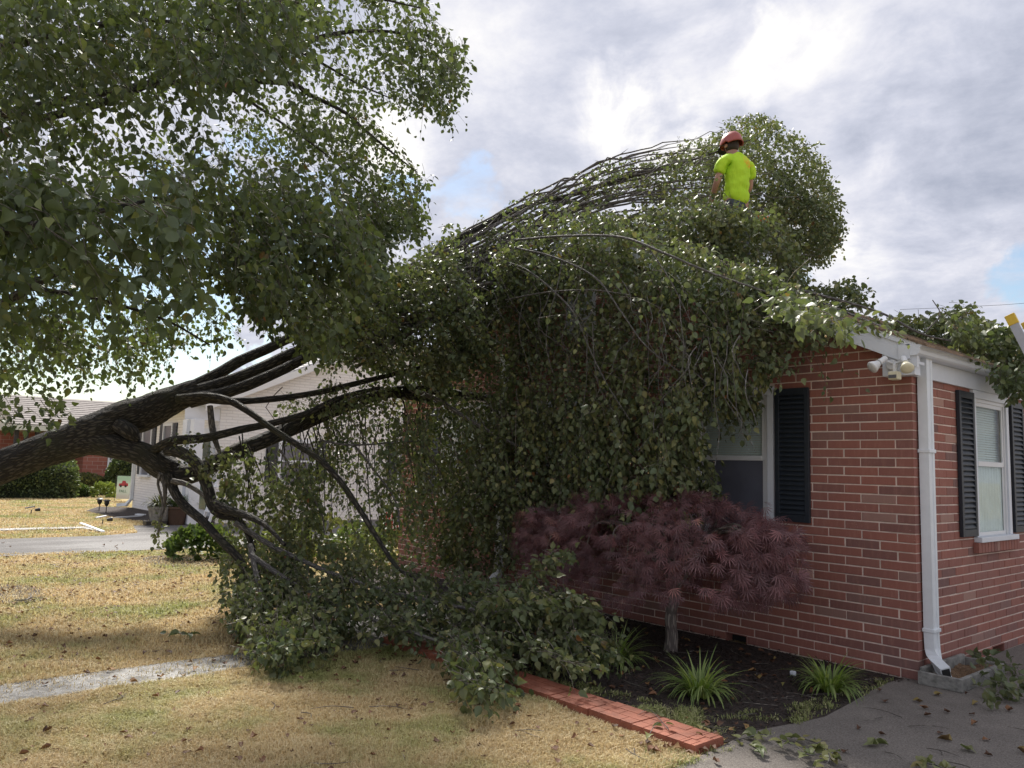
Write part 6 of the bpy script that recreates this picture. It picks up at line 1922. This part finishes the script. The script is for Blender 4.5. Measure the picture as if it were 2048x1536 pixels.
def scatter(name, polys, label, lo, hi, rlo, rhi, zoff):
    Vs, Fs, Rs, b = [], [], [], 0
    for poly, nn in polys:
        x, y = sample_poly(poly, nn)
        for i in range(nn):
            tv, tf = curl_leaf(rng.uniform(.3, 1.6), int(rng.integers(1e6)))
            s_ = rng.uniform(lo, hi); a = rng.uniform(0, 6.283); t_ = rng.normal(0, .25)
            c, s2 = math.cos(a), math.sin(a)
            q = tv * s_; q = q @ np.array([[c, s2, 0], [-s2, c, 0], [0, 0, 1]]).astype(float)
            q[:, 2] += t_ * q[:, 0] * .6 + zoff + abs(t_) * s_ * .3
            q[:, 0] += x[i]; q[:, 1] += y[i]
            Vs.append(q); Fs.append(tf + b); Rs.append(np.full(len(q), rng.uniform(rlo, rhi))); b += len(q)
    return link(name, mesh_np(name, np.vstack(Vs), np.vstack(Fs), rnd=np.concatenate(Rs)), None, M['litter'], kind='stuff', label=label, cat='leaves')


scatter('lawn_leaf_litter', [([(-3.0, -6), (.0, -6), (-.05, -2.7), (-3.0, -2.7)], 300), ([(-11, -6.5), (-3.6, -6.5), (-3.6, -2.7), (-5, -2), (-7.4, 0), (-11, 1)], 1500)], 'dry brown fallen leaves scattered over the lawn', .018, .05, 0, .8, .02)
scatter('bed_leaf_litter', [([(-2.6, -2.3), (-.5, -2.1), (-.2, -1.0), (-.15, -.1), (-2.6, -.1)], 120), ([(-.3, -2.9), (-.02, -2.9), (-.05, -1.9), (-.5, -2.2)], 40)], 'brown and yellow leaves scattered on the mulch bed', .03, .06, .1, 1, .02)
scatter('path_leaf_litter', [([(-3.55, -7), (-3.09, -7), (-3.09, -2.8), (-3.55, -2.8)], 45), ([(-13.5, -6), (-11.3, -6), (-11.3, 2), (-15, 2)], 50)], 'small leaves lying on the path and far driveway', .03, .06, .1, .9, .016)

# leaves one can count on the asphalt: each its own thing
AL = [(1764, 1490, 'g', 'green leaf at the end of a small sprig on the asphalt'), (1741, 1492, 'g', 'curled green leaf left of another green leaf on the asphalt'), (1764, 1470, 'b', None), (1835, 1404, 'y', 'yellow green leaf lying below the splash box on the asphalt'), (1846, 1417, 'o', 'orange brown torn leaf below the yellow green one on the asphalt'), (1854, 1432, 'b', None), (1893, 1425, 'b', None), (1878, 1391, 'y', 'pale green leaf close to the grey splash box corner'),
      (1948, 1449, 'o', 'small orange leaf on the open asphalt near the right edge'), (1879, 1468, 'b', None), (1891, 1481, 'y', 'yellow leaf under a brown leaf on the asphalt'), (1971, 1481, 'o', 'orange leaf lying alone low on the right of the asphalt'), (1938, 1502, 'g', 'green leaf standing on edge low on the asphalt'), (1977, 1511, 'b', None), (1719, 1458, 'b', None), (1950, 1408, 'y', 'light yellow green leaf beside the broken leafy branch'), (1935, 1388, 'b', None), (1760, 1383, 'b', None), (1432, 1527, 'r', 'dark red leaf on asphalt at the bottom edge'), (1770, 1404, 'b', None), (2020, 1422, 'o', 'rusty curled leaf right of the leafy branch on asphalt'), (2044, 1506, 'y', 'bright yellow leaf at the lower right corner'), (1945, 1430, 'b', None), (1690, 1505, 'b', None)]
CR_ = {'g': .98, 'y': .93, 'o': .72, 'b': .15, 'r': .35}
for i, (px, py, k, lb) in enumerate(AL):
    q = P(np.array(float(px)), np.array(float(py)), dZ(np.array(float(px)), np.array(float(py)), .015))
    tv, tf = curl_leaf(rng.uniform(.4, 1.5), 900 + i); s_ = {'g': .075, 'y': .065, 'o': .05, 'b': .038, 'r': .06}[k] * rng.uniform(.9, 1.2)
    me = mesh_np('fallen_leaf', tv * s_, tf, rnd=np.full(len(tv), CR_[k]))
    o = link('fallen_leaf', me, None, M['leaf2'] if k == 'g' else M['litter'], label=lb or 'small dark brown curled leaf on the grey asphalt', cat='leaf', group='fallen leaves on the asphalt')
    if k == 'g': me.attributes['rnd'].data.foreach_set('value', np.full(len(tv), .7, np.float32))
    o.location = tuple(q + (0, 0, .002)); o.rotation_euler = (rng.normal(0, .12), rng.normal(0, .12), rng.uniform(0, 6.28))


def sprig(name, label, cat, pts, nl, ls, m, rl, rh, r0=.0035, group=None, seed=0, updown=.2):
    root = empty(name, (0, 0, 0), label, cat, group)
    pr_ = []
    for (px, py, h) in pts:
        d = dZ(np.array(float(px)), np.array(float(py)), .015 + h); q = P(np.array(float(px)), np.array(float(py)), d); pr_.append((*q, r0))
    pr_ = np.array(pr_); pr_[-1, 3] = r0 * .4
    cm = catmull(pr_, step=.03)
    link('stem', tubes_mesh('stem', [cm], 6, 0), root, M['stem'])
    r = np.random.default_rng(seed + 50)
    shapes = []
    for k in range(nl):
        t = (k + .7) / nl * (len(cm) - 1); q = cm[int(t), :3]
        a = r.uniform(0, 6.283); ax = norm(np.array([math.cos(a), math.sin(a), r.uniform(-.2, updown)])); nr = np.array([r.normal(0, .5), r.normal(0, .5), 1.0])
        tv, tf = leaf_template(wdt=.40); tv = tv * np.array([1, 1, r.uniform(.6, 2.4)])
        V, Fc, R_ = place_leaves((tv, tf), (q + ax * .02)[None], ax[None], nr[None], np.array([ls * r.uniform(.7, 1.2)]), np.array([r.uniform(rl, rh)]))
        V[:, 2] = np.maximum(V[:, 2], .016 + r.uniform(0, .006))
        link('leaf', mesh_np('leaf', V, Fc, rnd=R_), root, m)
    return root


sprig('leafy_twig', 'yellowing leafy twig lying across the asphalt edge', 'twig', [(1470, 1480, .01), (1530, 1470, .03), (1590, 1492, .05), (1620, 1510, .05), (1680, 1500, .04)], 26, .066, M['leaf2'], .55, .95, seed=1)
sprig('leafy_twig', 'side shoot of yellow leaves next to the twig on the asphalt', 'twig', [(1600, 1475, .02), (1640, 1490, .05), (1660, 1515, .05), (1640, 1540, .03)], 18, .066, M['leaf2'], .6, .95, seed=2)
sprig('leafy_twig', 'three leafed green scrap at the end of the red edging', 'twig', [(1495, 1486, .02), (1515, 1498, .03), (1535, 1500, .02)], 5, .07, M['leaf2'], .5, .9, seed=3)
sprig('leafy_twig', 'leafy yellow twig cut by the bottom edge of the photo', 'twig', [(1830, 1524, .02), (1870, 1530, .04), (1910, 1545, .03)], 12, .075, M['leaf2'], .7, .96, seed=4)
sprig('leafy_twig', 'thin brown twig with one green leaf lying over the red edging', 'twig', [(1292, 1482, .05), (1310, 1450, .07), (1325, 1445, .07), (1338, 1460, .05), (1300, 1420, .05), (1275, 1430, .05)], 5, .06, M['leaf2'], .3, .9, r0=.002, seed=5)
br = empty('leafy_branch', (0, 0, 0), 'broken green leafy branch on asphalt beside the splash box', 'branch')
cb = Crown()
region(cb, [(1945, 1300), (1990, 1310), (2060, 1350), (2120, 1390), (2110, 1420), (2000, 1398), (1950, 1375), (1960, 1340)], 26, lambda x, y: dZ(x, y, .05) - .3, lambda x, y: dZ(x, y, .07), .22, 9, .07, (.7, .35, .1), rlo=.1, rhi=.8, down=.2)
cb.twigs(np.array([P(np.array(1965.), np.array(1315.), np.array(6.0))]), np.array([idir(-.8, -.45, 0)]), .2, 7, .07, droop=.2)
cb.finish(br, M['leaf2'], M['twig'], big=120, far=9)
sprig('green_sprig', 'fresh green leaves fallen on the far lawn', 'twig', [(335, 1268, .03), (370, 1266, .05), (400, 1266, .03)], 8, .08, M['leaf2'], .1, .6, seed=9)
sprig('bare_twig', 'curved bare twig lying by the dark mulch ring on the lawn', 'twig', [(30, 1200, .02), (50, 1200, .04), (62, 1193, .03), (60, 1187, .03)], 0, .06, M['leaf2'], .1, .6, r0=.006, seed=10)
dv = []
for poly, nn in (([(-3.0, -6), (.0, -6), (-.05, -2.7), (-3.0, -2.7)], 26), ([(-11, -6.5), (-3.6, -6.5), (-3.6, -2.7), (-5, -2), (-7.4, 0), (-11, 1)], 70), (bed, 60), ([(-.1, -3.2), (1.2, -3.2), (1.2, -.5), (.2, -.4)], 16)):
    x, y = sample_poly(poly, nn)
    for i in range(nn):
        a = rng.uniform(0, 6.28); L_ = rng.uniform(.06, .28); k = rng.normal(0, .5)
        p0 = np.array([x[i], y[i], .022]); p1 = p0 + np.array([math.cos(a), math.sin(a), .06]) * L_ * .5; p2 = p1 + np.array([math.cos(a + k), math.sin(a + k), -.04]) * L_ * .5
        dv.append(catmull(np.array([(*p0, .0028), (*p1, .0024), (*p2, .001)]), n=3))
link('fallen_twigs', tubes_mesh('fallen_twigs', dv, 4, 0), None, M['twig'], kind='stuff', label='small bare twigs strewn over lawn, mulch and asphalt', cat='twigs')
# stone chip in the mulch
q = P(np.array(1586.), np.array(1346.), dZ(np.array(1586.), np.array(1346.), .03))
MB().box(q[0] - .02, q[0] + .02, q[1] - .015, q[1] + .015, .01, .045).build('white_stone', M['white'], None, bevel=.006, label='small white stone in the dark mulch beside the lily turf', cat='stone')
print('bricks', len(bricks), 'objects', len(bpy.data.objects))
tt_ = sum(o.data.loop_triangles.__len__() if (o.data.calc_loop_triangles() or True) else 0 for o in bpy.data.objects if o.type == 'MESH')
print('tris', tt_, sum(sum(len(p.vertices) - 2 for p in o.data.polygons) if len(o.data.polygons) < 30000 else len(o.data.polygons) for o in bpy.data.objects if o.type == 'MESH'))
